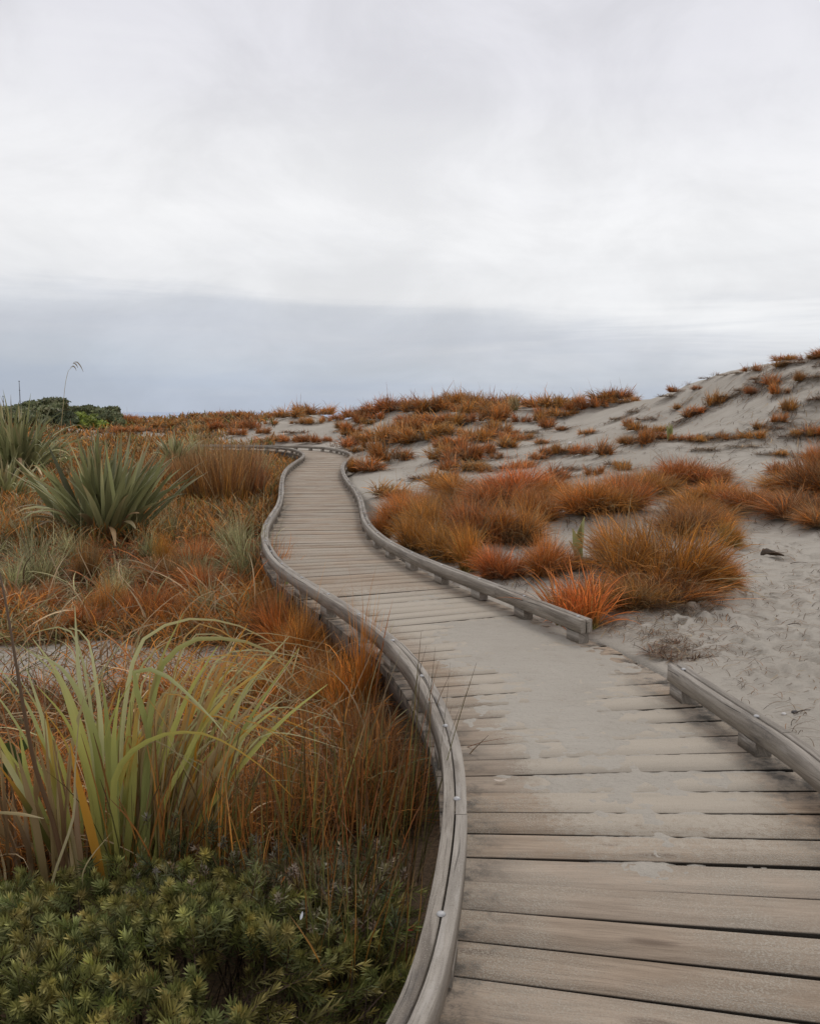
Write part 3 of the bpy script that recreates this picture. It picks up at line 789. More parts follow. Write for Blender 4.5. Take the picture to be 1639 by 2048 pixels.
placed = []
for k, (px, py, w, h, kind, lab, grp) in enumerate(TUFTS):
    p = on_ground(px, py)
    sc = p[1] / F
    placed.append((p[0], p[1], w * sc, h * sc))
    dune = grp not in ('sedge tufts in the left meadow', 'sedge tufts under the left rail', 'silver grass tufts in the left meadow')
    if dune: BUMPS.append((p[0], p[1], max(w * sc * .5, .12), min(.15, .18 * h * sc) * (1.0 if p[1] > 16 else .5), 1))
pz = height([q[0] for q in placed], [q[1] for q in placed])
seen = {}
cnt = {}
for (px, py, w, h, kind, lab, grp), (x, y, ww, hh), z in zip(TUFTS, placed, pz):
    i = cnt.get(kind, 0); cnt[kind] = i + 1
    me = T[kind][i % len(T[kind])]
    o = bpy.data.objects.new(NAMES.get(kind, 'sedge_tuft'), me)
    COL.objects.link(o)
    sx = ww * (1.05 if kind in ('small', 'wind') else 1.35 if kind == 'loose' else 1.2 if kind == 'dark' else .84); sz = hh * (2.25 if kind in ('small', 'wind') else 1.75 if kind == 'loose' else 1.62 if grp in ('sedge tufts beside the boardwalk', 'sedge tufts by the rail gap') else 1.36)
    o.location = (x, y, z - .012)
    if 'left' in grp: sz *= 1.4
    o.scale = (sx * random.uniform(.9, 1.25), sx * random.uniform(.75, 1.05), sz * random.uniform(.9, 1.12))
    if kind in ('full', 'tan', 'brown'): o.rotation_euler.z = random.uniform(-1.0, 1.0)
    elif kind not in ('lean', 'leanl', 'wind'): o.rotation_euler.z = random.uniform(0, 6.28)
    else: o.rotation_euler.z = random.uniform(-.6, .5)
    tag(o, lab, 'grass tuft', grp)

# ------------------------------------------------------------------ ground sheet
PATCH = at_z(270, 1310, -.42)
def terrain():
    th_v = np.arange(-.50, .5001, .0014)
    th = np.concatenate([np.linspace(-math.pi, -.52, 70)[:-1], th_v, np.arange(.503, .80, .0026), np.linspace(.80, math.pi, 60)[:-1]])
    r = np.concatenate([np.exp(np.arange(math.log(.5), math.log(80), .0066)), np.exp(np.linspace(math.log(80.6), math.log(26000), 60))])
    Rr, Tt = np.meshgrid(r, th, indexing='ij')
    x = (Rr * np.sin(Tt)).ravel(); y = (Rr * np.cos(Tt)).ravel()
    z = height(x, y)
    d = np.full(len(x), 9.0); k = Rr.ravel() < 60
    d[k], _ = path_coords(x[k], y[k])
    rr = Rr.ravel()
    # footprints and scuffs on the open sand at the right
    rg = np.random.default_rng(5)
    for _ in range(460):
        fy = rg.uniform(3.6, 9.5); fx = rg.uniform(.28, .62) * fy
        a = rg.uniform(0, math.pi); ln = rg.uniform(.05, .13); wd = ln * rg.uniform(.35, .6); dep = rg.uniform(.010, .034)
        m = (np.abs(x - fx) < .4) & (np.abs(y - fy) < .4)
        if not m.any(): continue
        u = (x[m] - fx) * math.cos(a) + (y[m] - fy) * math.sin(a); v = -(x[m] - fx) * math.sin(a) + (y[m] - fy) * math.cos(a)
        q = (u / ln) ** 2 + (v / wd) ** 2
        z[m] += (-dep * np.exp(-q) + .5 * dep * np.exp(-(np.sqrt(q) - 1.7) ** 2 * 4)) * sstep(1.0, 1.4, d[m])
    z += np.where((d > .95) & (rr < 14), .012 * fbm(x / .16, y / .16, 21, 3), 0)
    veg = np.where((d < -.3) & (rr < 44), 1.0, 0.0)
    pt = ((x - PATCH[0]) / 1.5) ** 2 + ((y - PATCH[1] + .35) / .78) ** 2 + 1.2 * fbm(x / .5, y / .5, 30)
    veg *= sstep(.6, 1.1, pt)
    veg = np.where((rr > 38) & (np.arctan2(x, y) < -.15), np.maximum(veg * sstep(48, 40, rr), 1.1 * sstep(-.24, -.05, fbm(x / 4, y / 4, 33)) * sstep(-.12, -.24, np.arctan2(x, y))), veg)
    for bx, by, br, bh, lit in BUMPS:
        m = (np.abs(x - bx) < 2.2 * br) & (np.abs(y - by) < 2.2 * br)
        if m.any(): veg[m] = np.maximum(veg[m], .62 * np.exp(-((x[m] - bx) ** 2 + (y[m] - by) ** 2) / (br * br * .8)))
    nr, nt_ = Rr.shape
    f = grid_faces(nr, nt_, True)
    mb = MB()
    V = np.stack([x, y, z], 1)
    mb.add(V, f)
    c0 = np.array([[0, 0, -.45]])
    base_n = mb.n
    mb.add(c0, np.zeros((0, 3), int))
    j = np.arange(nt_)
    mb.f3.append(np.stack([j, (j + 1) % nt_, np.full(nt_, base_n)], 1))
    o = mb.build('ground', M_SAND, smooth=True)
    a = o.data.attributes.new('veg', 'FLOAT', 'POINT')
    a.data.foreach_set('value', np.append(veg, 1.0).astype(np.float32))
    o.data.flip_normals()
    tag(o, 'pale grey dune sand with brown litter under the meadow', 'ground', kind='structure')


terrain()
mb = MB()
q = np.array([-25000, 25000.])
mb.add([(-25000, 140, -1.6), (25000, 140, -1.6), (25000, 25000, -1.6), (-25000, 25000, -1.6)], [(0, 1, 2, 3)])
tag(mb.build('sea', M_SEA), 'flat grey sea far beyond the dunes', 'sea', kind='structure')


# ------------------------------------------------------------------ boardwalk
def to3(L, z=0.0): return np.concatenate([L, np.full((len(L), 1), z)], 1)


bw = empty('boardwalk', (0, 2, 0))
tag(bw, 'winding weathered timber boardwalk with low kerb rails leading into the dunes', 'boardwalk')
OFF = np.array([0, 2.0, 0])


def bbuild(mb, name, mat, parent=bw, smooth=False):
    for i in range(len(mb.v)): mb.v[i] = mb.v[i] - OFF
    return mb.build(name, mat, parent, smooth)


CLs = CL
NS = smooth_normals(CL, .8)
SS = CLS
th_ = np.unwrap(np.arctan2(NS[:, 1], NS[:, 0]))
KAP = np.gradient(th_, SS)
deck = MB()
rg = np.random.default_rng(3)
PITCHP = .1845


def lateral(line, c, nn, t, a, default):
    """where a rail line crosses the board edge that lies a along the path from c"""
    q = line - c
    al = q @ t - a
    la = q @ nn
    m = (np.abs(al) < .25) & (np.abs(la) < 1.6)
    if m.sum() < 2: return default
    o = np.argsort(al[m])
    if al[m][o][0] > 0 or al[m][o][-1] < 0: return default
    return float(np.interp(0, al[m][o], la[m][o]))


def add_plank(c, nn, w, rg, kap=0.0):
    t = np.array([-nn[1], nn[0]])
    dz = rg.normal(0, .0013); tilt = rg.normal(0, .0014)
    prof = [(-.5, -.045, .10), (-.5, -.0045, .10), (-.487, 0, 1), (.487, 0, 1), (.5, -.0045, .10), (.5, -.045, .10)]  # side faces coloured dark so the gaps read as shade
    M_ = 15
    q = np.linspace(0, 1, M_)
    j0, j1 = rg.normal(0, .004), rg.normal(0, .006)
    ends = {}
    for sgn in (-.5, .5):
        l = lateral(RAIL_L, c, nn, t, sgn * w, -.69)
        r = lateral(RAIL_R, c, nn, t, sgn * w, None)
        if r is None: r = lateral(RAIL_N, c, nn, t, sgn * w, None)
        if r is None: r = l + 1.39
        ends[sgn] = (l - .052 + j0, min(r, l + 1.62) + .062 + j1)
    V, Ccol, Uu, Ee = [], [], [], []
    u0 = rg.uniform(0, 9)
    per = np.concatenate([[0], np.cumsum(np.hypot(np.diff([p[0] * w for p in prof]), np.diff([p[1] for p in prof])))])
    for k, (a, z, col) in enumerate(prof):
        f = a + .5
        e0 = ends[-.5][0] * (1 - f) + ends[.5][0] * f
        e1 = ends[-.5][1] * (1 - f) + ends[.5][1] * f
        us = e0 + (e1 - e0) * q
        aa = a * w * (1 + np.clip(kap * us * .6, -.12, .12)) + .0020 * np.sin(us * 2.1 + c[1] * 9 + k) * (1 if abs(a) > .4 else 0)
        V.append(np.stack([c[0] + nn[0] * us + t[0] * aa, c[1] + nn[1] * us + t[1] * aa, dz + tilt * us + .0012 * np.sin(us * 3 + c[1] * 7) + z], 1))
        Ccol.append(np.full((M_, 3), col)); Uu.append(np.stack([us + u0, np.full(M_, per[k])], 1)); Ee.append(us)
    V = np.stack(V, 1); Cc = np.stack(Ccol, 1); Uu = np.stack(Uu, 1); Ee = np.stack(Ee, 1)
    r0 = rg.uniform()
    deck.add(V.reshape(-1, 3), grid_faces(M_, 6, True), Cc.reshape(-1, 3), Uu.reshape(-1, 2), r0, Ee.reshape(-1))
    for idx in (0, M_ - 1):
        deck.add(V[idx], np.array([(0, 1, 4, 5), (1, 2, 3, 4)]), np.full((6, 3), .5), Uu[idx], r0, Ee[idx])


A = [at_z(1349, 1329, RT)[:2], at_z(1440, 1390, RT)[:2], at_z(1539, 1450.5, RT)[:2], at_z(1639, 1512, RT)[:2]]
off = CL + CLN * .71
tail = [off[i] for i in range(len(off)) if -3.0 < off[i, 1] < 2.75 and off[i, 0] < 3][::-1][::8]
RAIL_N = smooth_line([np.array(p) for p in A] + tail, .06, .3)
s = .3
while s < SS[-1] - .2:
    c = np.array([np.interp(s, SS, CLs[:, 0]), np.interp(s, SS, CLs[:, 1])])
    nn = np.array([np.interp(s, SS, NS[:, 0]), np.interp(s, SS, NS[:, 1])]); nn /= np.linalg.norm(nn)
    yaw = rg.normal(0, .004)
    nn = np.array([nn[0] - yaw * nn[1], nn[1] + yaw * nn[0]])
    add_plank(c, nn, .1735 + rg.normal(0, .0026), rg, float(np.interp(s, SS, KAP)))
    s += PITCHP
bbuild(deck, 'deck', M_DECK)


def offset_line(L, d): return L + normals(L) * d


# rails: two laminated boards side by side, on spacer blocks, with bolts along the split
def rail_board_profile(a, b, z0, z1):
    c = .0022
    return [(a, z0 + .003), (a, z1 - c), (a + c, z1), (b - c, z1), (b, z1 - c), (b, z0 + .003)]


def dome_bolt(p):
    m = MB()
    K = 12
    vs, fs = [], []
    for i, (rr_, zz) in enumerate([(.0125, 0), (.0125, .002), (.0105, .005), (.0065, .0072)]):
        for k in range(K):
            a = 2 * math.pi * k / K
            vs.append((p[0] + rr_ * math.cos(a), p[1] + rr_ * math.sin(a), p[2] + zz))
    vs.append((p[0], p[1], p[2] + .008))
    m.add(vs, grid_faces(4, K, True))
    m.f3.append(np.array([(3 * K + k, 3 * K + (k + 1) % K, 4 * K) for k in range(K)]))
    return m


def make_rail(L, label, bolts_max=30, seed=0, first=.14):
    rg = np.random.default_rng(seed)
    m = MB()
    N = normals(L)
    S = np.concatenate([[0], np.cumsum(np.linalg.norm(np.diff(L, axis=0), axis=1))])
    N3 = to3(N); L3 = to3(L)
    ht = 0.003 * np.sin(S * 1.3 + seed)
    for side, (a, b) in enumerate(((-.041, -.0030), (.0030, .041))):
        i = 0
        ln = rg.uniform(1.0, 1.9)
        while i < len(L) - 3:
            j = min(len(L) - 1, i + max(6, int(ln / (S[1] - S[0]))))
            if len(L) - 1 - j < 8: j = len(L) - 1
            jit = rg.normal(0, .0018); dz = rg.normal(0, .0014)
            seg = L3[i:j + 1].copy()
            seg[:, 2] += ht[i:j + 1]
            # a hairline butt joint between lengths
            if i > 0:
                seg[0] = seg[0] + (seg[1] - seg[0]) * .06
            sweep(m, seg, N3[i:j + 1], rail_board_profile(a + jit, b + jit, .072, .162 + dz), u0=S[i] + rg.uniform(0, 5), r=rg.uniform())
            i = j
            ln = rg.uniform(1.8, 3.0)
    o = bbuild(m, 'kerb_rail', M_RAIL)
    o['label'] = label
    nb = 0
    s = first
    while s < S[-1] - .05:
        p = np.array([np.interp(s, S, L[:, 0]), np.interp(s, S, L[:, 1])])
        nn = np.array([np.interp(s, S, N[:, 0]), np.interp(s, S, N[:, 1])])
        t = np.array([-nn[1], nn[0]])
        bl = MB()
        ln = .075
        seg = np.array([[*(p - t * ln), 0], [*(p + t * ln), 0]])
        sweep(bl, seg, np.array([[*nn, 0]] * 2), [(-.038, .003), (-.038, .071), (.038, .071), (.038, .003)], r=rg.uniform(), u0=s)
        ob = bbuild(bl, 'spacer_block', M_RAIL, o)
        if np.hypot(*p) < 22 and p[1] > .5 and nb < bolts_max:
            h = .162 + np.interp(s, S, ht)
            bo = bbuild(dome_bolt((p[0] + rg.normal(0, .003), p[1], h)), 'bolt', M_BOLT, o, True)
            nb += 1
        s += .72 if np.hypot(*p) < 26 else .9
    return o


k0 = int(np.argmin(np.abs(RAIL_L[:, 1] - 1.93) + (RAIL_L[:, 0] < -1) * 9))
SL = np.concatenate([[0], np.cumsum(np.linalg.norm(np.diff(RAIL_L, axis=0), axis=1))])
sb = SL[int(np.argmin(np.hypot(*(RAIL_L - at_z(884, 1825, RT)[:2]).T)))]
make_rail(RAIL_L, 'long unbroken kerb rail along the left side', 30, 1, first=sb % .72)
make_rail(RAIL_R, 'right kerb rail beyond the sandy gap', 30, 2, first=.1)
make_rail(RAIL_N, 'short near kerb rail starting after the sandy gap', 20, 3, first=.1)

# bearers below and posts
for d in (-.63, 0.0, .62):
    m = MB()
    L = to3(CL + CLN * d)
    sweep(m, L, to3(CLN), [(-.045, -.20), (-.045, -.05), (.045, -.05), (.045, -.20)], r=.3 + d)
    bbuild(m, 'bearer', M_BEAM)
s = .8
while s < 30:
    for d in (-.63, .62):
        k = int(np.searchsorted(SS, s))
        p = CL[k] + CLN[k] * (d - math.copysign(.09, d))
        if p[1] > 1.0:
            m = MB()
            zb = -.55
            tt = np.array([-NS[k][1], NS[k][0]])
            seg = np.array([[*(p - tt * .045), 0], [*(p + tt * .045), 0]])
            sweep(m, seg, np.array([[*NS[k], 0]] * 2), [(-.042, zb), (-.042, -.055), (.042, -.055), (.042, zb)], r=random.random())
            bbuild(m, 'post', M_BEAM)
    s += 1.45

# sand blown over the deck between the rails (a real sheet that dives below the boards at its rim)
def sand_drift():
    ss = np.arange(0, 1, 1)
    k = (CL[:, 1] > 2.6) & (CL[:, 1] < 7.4) & (CL[:, 0] > -1.2)
    s0, s1 = CLS[k][0], CLS[k][-1]
    sv = np.arange(s0, s1, .009); dv = np.arange(-.66, .74, .009)
    S_, D_ = np.meshgrid(sv, dv, indexing='ij')
    cx = np.interp(S_, CLS, CL[:, 0]); cy = np.interp(S_, CLS, CL[:, 1])
    nx = np.interp(S_, CLS, CLN[:, 0]); ny = np.interp(S_, CLS, CLN[:, 1])
    x = cx + nx * D_; y = cy + ny * D_
    Y = cy
    core = np.interp(Y, [2.6, 3.1, 3.6, 4.4, 5.2, 5.8, 6.4, 7.2], [-.45, .0, .28, .36, .42, .34, .10, -.1])
    cen = np.interp(Y, [2.6, 3.4, 4.4, 5.4, 6.4], [.0, .0, .05, .22, .30])
    A_ = core - np.abs(D_ - cen) + .55 * fbm(x / .45, y / .40, 40, 4) + .75 * fbm(x / .06, y / .06, 44, 4)
    z = np.clip(A_ * .022, -.03, .0035) + .004 * fbm(x / .05, y / .05, 50, 3)
    m = MB()
    ff = grid_faces(*x.shape)
    ff = ff[z.ravel()[ff].max(1) > -.009]
    m.add(np.stack([x, y, z], -1).reshape(-1, 3), ff)
    o = m.build('sand_drift', M_SAND, smooth=True)
    a = o.data.attributes.new('veg', 'FLOAT', 'POINT')
    a.data.foreach_set('value', np.full(x.size, -.6, np.float32))
    o.data.flip_normals()
    tag(o, 'pale sand blown across the deck boards beside the rail gap', 'sand', kind='stuff')


sand_drift()


# ------------------------------------------------------------------ meadow grass (uncountable)
def meadow(name, N, label, seed, rmin, rmax, thmin, thmax, pals, Lr, hwpx, t0r, bendr, dens=None, S=5, dlim=-.80):
    rg = np.random.default_rng(seed)
    th = rg.uniform(thmin, thmax, N); r = np.exp(rg.uniform(math.log(rmin), math.log(rmax), N))
    x = r * np.sin(th); y = r * np.cos(th)
    d, _ = path_coords(x, y, 4)
    keep = (d < dlim) | ((r > 38.3) & (th < -.15) & (d > 1) & (rg.uniform(0, 1, N) < sstep(-.24, -.05, fbm(x / 4, y / 4, 33)) * sstep(-.10, -.24, th)))
    pt = ((x - PATCH[0]) / 1.45) ** 2 + ((y - PATCH[1] + .35) / .75) ** 2 + 1.2 * fbm(x / .5, y / .5, 30)
    keep &= (pt > .9) | (rg.uniform(0, 1, N) < .12)
    if dens is not None: keep &= rg.uniform(0, 1, N) < dens(x, y, r, th)
    x, y, r = x[keep], y[keep], r[keep]
    n = len(x)
    z = height(x, y)
    mb = MB()
    az = rg.uniform(0, 6.283, n) + 0 * x
    L = rg.uniform(*Lr, n) * (1 + .5 * fbm(x / 1.2, y / 1.2, 60))
    hw = np.maximum(.0014, hwpx * r / F) * rg.uniform(.7, 1.3, n)
    C = blade_cols(n, S, pals, rg, .34) * np.exp(1.3 * fbm(x / 1.4, y / 1.4, 64))[:, None, None]
    blades(mb, np.stack([x, y, z - .01], 1), az, rg.uniform(*t0r, n), rg.uniform(*bendr, n), L, hw, S, C, drift=rg.normal(0, .7, n), tw=rg.uniform(-1, 1, n), ground=z + .01, rg=rg)
    o = mb.build(name, M_FOL)
    tag(o, label, 'grass', kind='stuff')
    return o


n_or = lambda x, y, r, th: sstep(-.18, .05, fbm(x / 1.6, y / 1.6, 70)) * .9 + .1
n_gr = lambda x, y, r, th: sstep(-.12, .06, fbm(x / 1.9, y / 1.9, 80)) * sstep(5.2, 7.5, r) + .06
P_RUS = [(3.5, [(0, DARK), (.4, RUSSET), (1, mix(RUSSET, ORANGE, .6))]), (1.2, [(0, DARK), (.5, BROWN), (1, mix(BROWN, TAN, .7))]), (1.4, [(0, DARK), (.5, OLIVE), (1, mix(OLIVE, TAN, .6))]), (1, [(0, OLIVE), (.5, RUSSET), (1, ORANGE)])]
meadow('grass', 64000, 'russet and tan meadow grass left of the boardwalk', 21, 3.75, 17, -.62, .12, P_RUS, (.12, .28), 1.0, (.1, 1.1), (.4, 1.6), lambda x, y, r, th: 1 - .62 * n_gr(x, y, r, th))
meadow('grass', 56000, 'even russet brown grass filling the far meadow', 22, 13, 62, -.62, -.05, P_RUS + [(1, [(0, BROWN), (1, TAN)])], (.25, .55), 1.2, (.05, .7), (.3, 1.2))
meadow('grass', 46000, 'dull olive and straw grass patches in the meadow', 23, 3.8, 18, -.62, .0,
       [(3, [(0, DARK), (.4, OLIVE), (1, mix(OLIVE, STRAW, .6))]), (2.4, [(0, OLIVE), (1, STRAW)]), (1.5, [(0, BROWN), (1, TAN)])], (.12, .34), 1.0, (.1, 1.0), (.4, 1.5), n_gr)
meadow('grass', 24000, 'bright orange blades scattered through the near meadow', 24, 3.75, 9, -.5, .12,
       [(3, [(0, BROWN), (.4, AMBER), (1, ORANGE)]), (1, [(0, OLIVE), (1, ORANGE)])], (.2, .5), 1.0, (.1, .9), (.5, 1.6), n_or, S=6)
meadow('grass', 1500, 'long pale dry stalks arching through the near meadow', 25, 3.9, 10, -.5, .1,
       [(3, [(0, BROWN), (.4, TAN), (1, STRAW)]), (1.2, [(0, OLIVE), (1, SILVER)]), (1, [(0, BROWN), (1, ORANGE)])], (.4, .85), 1.25, (.15, .9), (.5, 1.5), None, S=8)


# ------------------------------------------------------------------ dead strands lying on the sand
def litter():
    rg = np.random.default_rng(31)
    mb = MB()
    src = [(x, y, w) for (x, y, w, h), t in zip(placed, TUFTS) if t[6] in ('sedge tufts by the rail gap', 'sedge tufts beside the boardwalk', 'sedge tufts at the back of the thicket', 'sedge tufts at the right edge', 'small tufts on the sand flat')]
    src = src * 1 + [(x, y, w) for (x, y, w, h), t in zip(placed, TUFTS) if 'rail gap' in t[6]] * 2
    q = on_ground(1290, 1275); src += [(q[0], q[1], .9)] * 8
    q = on_ground(1060, 1150); src += [(q[0], q[1], .6)] * 3
    src += [(x, y, w * 1.5) for (x, y, w, h), t in zip(placed, TUFTS) if t[6] in ('tufts on the right dune face', 'tufts along the sand terrace')]
    src += [(x, y, w * 1.3) for (x, y, w, h), t in zip(placed, TUFTS) if t[6] in ('tufts on the middle dune',)]
    k = rg.choice(len(src), 10500)
    sx = np.array(src)[k]
    a = rg.uniform(0, 6.28, len(k)); rad = sx[:, 2] * np.abs(rg.normal(.45, .28, len(k)))
    x = sx[:, 0] + np.cos(a) * rad; y = sx[:, 1] + np.sin(a) * rad
    # scattered strands on the dunes and open sand
    m = 4200
    yy = np.exp(rg.uniform(math.log(4.0), math.log(24), m)); xx = yy * rg.uniform(-.02, .5, m)
    x = np.concatenate([x, xx]); y = np.concatenate([y, yy])
    d, _ = path_coords(x, y, 4)
    ok = d > .95
    x, y = x[ok], y[ok]
    n = len(x)
    L = rg.uniform(.05, .26, n) * np.clip(y / 8, .6, 2.2)
    az = rg.normal(.2, 1.0, n); dr = rg.normal(0, .9, n)
    S = 5
    s = np.linspace(0, 1, S)
    A = az[:, None] + dr[:, None] * s
    stp = (L / (S - 1))[:, None]
    px = x[:, None] + np.cumsum(np.cos(A) * stp, 1); py = y[:, None] + np.cumsum(np.sin(A) * stp, 1)
    pz = height(px.ravel(), py.ravel()).reshape(px.shape) + (.012 + .02 * rg.uniform(0, 1, (n, 1)) * np.sin(s * 3.1)[None]) * np.clip(y / 9, 1, 2.5)[:, None]
    P = np.stack([px, py, pz], -1)
    side = np.stack([-np.sin(A), np.cos(A), 0 * A], -1)
    C = blade_cols(n, S, [(3, [(0, DARK), (1, BROWN)]), (1, [(0, BROWN), (1, RUSSET)]), (1, [(0, BROWN), (1, TAN)])], rg, .3)
    ribbons(mb, P, np.maximum(.0016, .55 * y / F)[:, None] * np.ones((1, S)), side, C)
    tag(mb.build('litter', M_FOL), 'dark dead grass strands lying on the sand around the tufts', 'litter', kind='stuff')


litter()


# ------------------------------------------------------------------ rushes
def rush(x, y, h, n, rad, label, seed, lean=(0, 0), pals=None, grp='rush clumps', t0=.10, hwpx=1.2):
    rg = np.random.default_rng(seed)
    z = height([x], [y])[0]
    a = rg.uniform(0, 6.28, n); rr_ = rad * np.sqrt(rg.uniform(0, 1, n))
    base = np.stack([np.cos(a) * rr_, np.sin(a) * rr_, np.zeros(n)], 1)
    t = np.abs(rg.normal(0, t0 * 1.6, n))
    bx = np.cos(a + rg.normal(0, .9, n)) * np.sin(t) + lean[0]; by = np.sin(a) * np.sin(t) + lean[1]
    az = np.arctan2(by, bx); tt = np.arcsin(np.clip(np.hypot(bx, by), 0, .9))
    S = 7
    pals = pals or [(3, [(0, DARK), (.3, OLIVE), (.6, mix(OLIVE, GREEN, .5)), (.85, BROWN), (1, DARK)]), (1.5, [(0, DARK), (.3, RUSSET), (.6, mix(ORANGE, RUSSET, .5)), (1, BROWN)]),
                    (1.4, [(0, OLIVE), (.5, AMBER), (1, BROWN)])]
    C = blade_cols(n, S, pals, rg, .35)
    mb = MB()
    d = math.hypot(x, y)
    blades(mb, base, az, tt, rg.normal(.12, .22, n), h * rg.uniform(.35, 1.08, n), hwpx * d / F * rg.uniform(.8, 1.2, n), S, C, tw=rg.uniform(-1.5, 1.5, n), tip=.25, a=.85, root=1, rg=rg)
    o = mb.build('rush_clump', M_FOL)
    o.location = (x, y, z)
    tag(o, label, 'rush', grp)


rush(-.01, 3.35, 1.0, 20, .07, 'tallest dark stemmed rushes tipping over the near kerb rail', 41, (.09, .02), pals=[(3, [(0, DARK), (.3, OLIVE), (.7, mix(OLIVE, DARK, .4)), (1, DARK)]), (1, [(0, OLIVE), (.6, RUSSET), (1, BROWN)])], t0=.06, hwpx=.9)
rush(-.14, 3.75, .72, 100, .22, 'orange green rushes under the outer side of the near kerb rail', 42, (.04, 0))
rush(-.42, 3.95, .66, 120, .25, 'reddish rushes left of the tall rushes by the near rail', 43, (.02, 0))
rush(-.22, 3.20, .62, 110, .22, 'dark green and rust rushes between the green shrub and near rail', 44, (.05, 0))
rush(-.62, 3.45, .68, 150, .28, 'rust brown rushes right of the tall foreground leaves', 45, (.03, 0))
rush(-.95, 3.45, .72, 170, .25, 'orange stalked rushes at the right foot of the tall foreground leaves', 46, (.10, 0), hwpx=1.5)
rush(-.16, 2.75, .5, 70, .2, 'short rushes behind the shrub against the kerb rail', 47, (.05, 0))
PB = [(3, [(0, OLIVE), (.4, RUSSET), (1, mix(RUSSET, TAN, .5))]), (2, [(0, OLIVE), (.5, AMBER), (1, mix(BROWN, TAN, .5))]), (1, [(0, BROWN), (1, TAN)])]
for i, (px, py, hpx, wpx, lab) in enumerate([
        (405, 1015, 140, 70, 'brown upright rush clump nearest the large flax bush'), (452, 1020, 160, 80, 'tallest brown rush clump left of the far boardwalk'),
        (497, 1010, 130, 60, 'brown rush clump closest to the far left rail'), (350, 985, 90, 90, 'low brown rushes behind the large flax bush')]):
    p = on_ground(px, py); sc = p[1] / F
    rush(p[0], p[1], hpx * sc * .92, 700, wpx * sc * .52, lab, 50 + i, pals=PB, t0=.11, hwpx=.42)


# ------------------------------------------------------------------ flax bushes
def flax(name, px, py, hpx, wpx, n, label, seed, pal=None, hw=.034, fold=.45, dead=6, stalk=False, tmax=1.0, cat='flax bush', grp=None, bend=.35):
    rg = np.random.default_rng(seed)
    p = on_ground(px, py)
    z = height([p[0]], [p[1]])[0]
    sc = p[1] / F
    H, W = hpx * sc, wpx * sc
    root = empty(name, (p[0], p[1], z))
    tag(root, label, cat, grp)
    mb = MB()
    az = rg.uniform(0, 6.283, n)
    t = tmax * rg.uniform(0, 1, n) ** .8
    S = 9
    base = np.stack([np.cos(az) * W * .10 * t, np.sin(az) * W * .10 * t, np.zeros(n)], 1)
    base[:, 0] += rg.normal(0, W * .05, n); base[:, 1] += rg.normal(0, W * .05, n)
    L = H * (1 - .5 * rg.uniform(0, 1, n) ** 2.2) * rg.uniform(.9, 1.1, n)
    bend_k = np.where(rg.uniform(0, 1, n) < .14, 2.6, 1.0)
    pal = pal or [(3, [(0, mix(FLAX, YGREEN, .3)), (.4, FLAX), (1, mix(FLAX, GREEN, .4))]), (1.5, [(0, FLAX), (.7, mix(FLAX, SILVER, .4)), (1, TAN)]), (1, [(0, mix(FLAX, DARK, .5)), (1, FLAX)])]
    C = blade_cols(n, S, pal, rg, .28)
    blades(mb, base, az, t * .85, bend * bend_k * rg.uniform(-.1, 1.4, n) * (.4 + t), L, hw * rg.uniform(.7, 1.15, n), S, C, power=2.2, fold=fold, tw=rg.uniform(-.9, .9, n), a=.55, tip=.04, root=.55, rg=rg)
    mb.build('leaves', M_FLAX, root)
    for i in range(dead):
        m = MB()
        a = np.array([rg.uniform(3.4, 6.0)])
        C = blade_cols(1, S, [(2, [(0, BROWN), (.4, TAN), (1, STRAW)]), (1, [(0, BROWN), (1, TAN)])], rg, .2)
        b = np.array([[math.cos(a[0]) * W * .14, math.sin(a[0]) * W * .14, .02]])
        blades(m, b, a, np.array([rg.uniform(.3, .7)]), np.array([rg.uniform(1.2, 2.3)]), np.array([H * rg.uniform(.5, .8)]), np.array([hw * 1.0]), S, C, fold=.3, ground=.02, tw=rg.uniform(-.5, .5, 1), a=.7, tip=.2, rg=rg)
        m.build('dead_leaf', M_FLAX, root)
    if stalk:
        m = MB()
        for dx in (.0, .06):
            pts = np.stack([np.linspace(0, .12 * (1 if dx else -.3), 8) + dx, np.full(8, -.25), np.linspace(0, H * .55, 8)], 1)[None]
            ribbons(m, pts, np.full((1, 8), .012), np.array([[1., 0, 0]]), np.broadcast_to(np.array(DARK) * .6, (1, 8, 3)), fold=1.0)
        m.build('flower_stalk', M_FLAX, root)
    return root


flax('flax_bush', 212, 1082, 222, 320, 200, 'large grey green flax bush with sword leaves and folded dead leaves at its base', 61, hw=.044, dead=11, stalk=True, tmax=1.0)
PY = [(3, [(0, GREEN), (.5, mix(GREEN, SILVER, .4)), (1, SILVER)]), (1, [(0, OLIVE), (1, STRAW)])]
flax('flax_bush', 35, 965, 180, 220, 190, 'tall green flax at the left edge under the dark scrub hill', 62, hw=.042, dead=2, tmax=.9, bend=1.3)
flax('flax_bush', 10, 1010, 110, 200, 110, 'low arching green flax in front of the tall left edge flax', 65, PY, hw=.03, dead=1, tmax=1.1, bend=1.6)
flax('flax_bush', 352, 935, 72, 90, 60, 'small green flax clump rising behind the large flax bush', 63, PY, hw=.05, dead=1, tmax=.7, bend=.6)
flax('flax_bush', 100, 940, 70, 120, 60, 'green arching flax left behind the large flax bush', 64, PY, hw=.045, dead=1, tmax=1.0, bend=1.5)


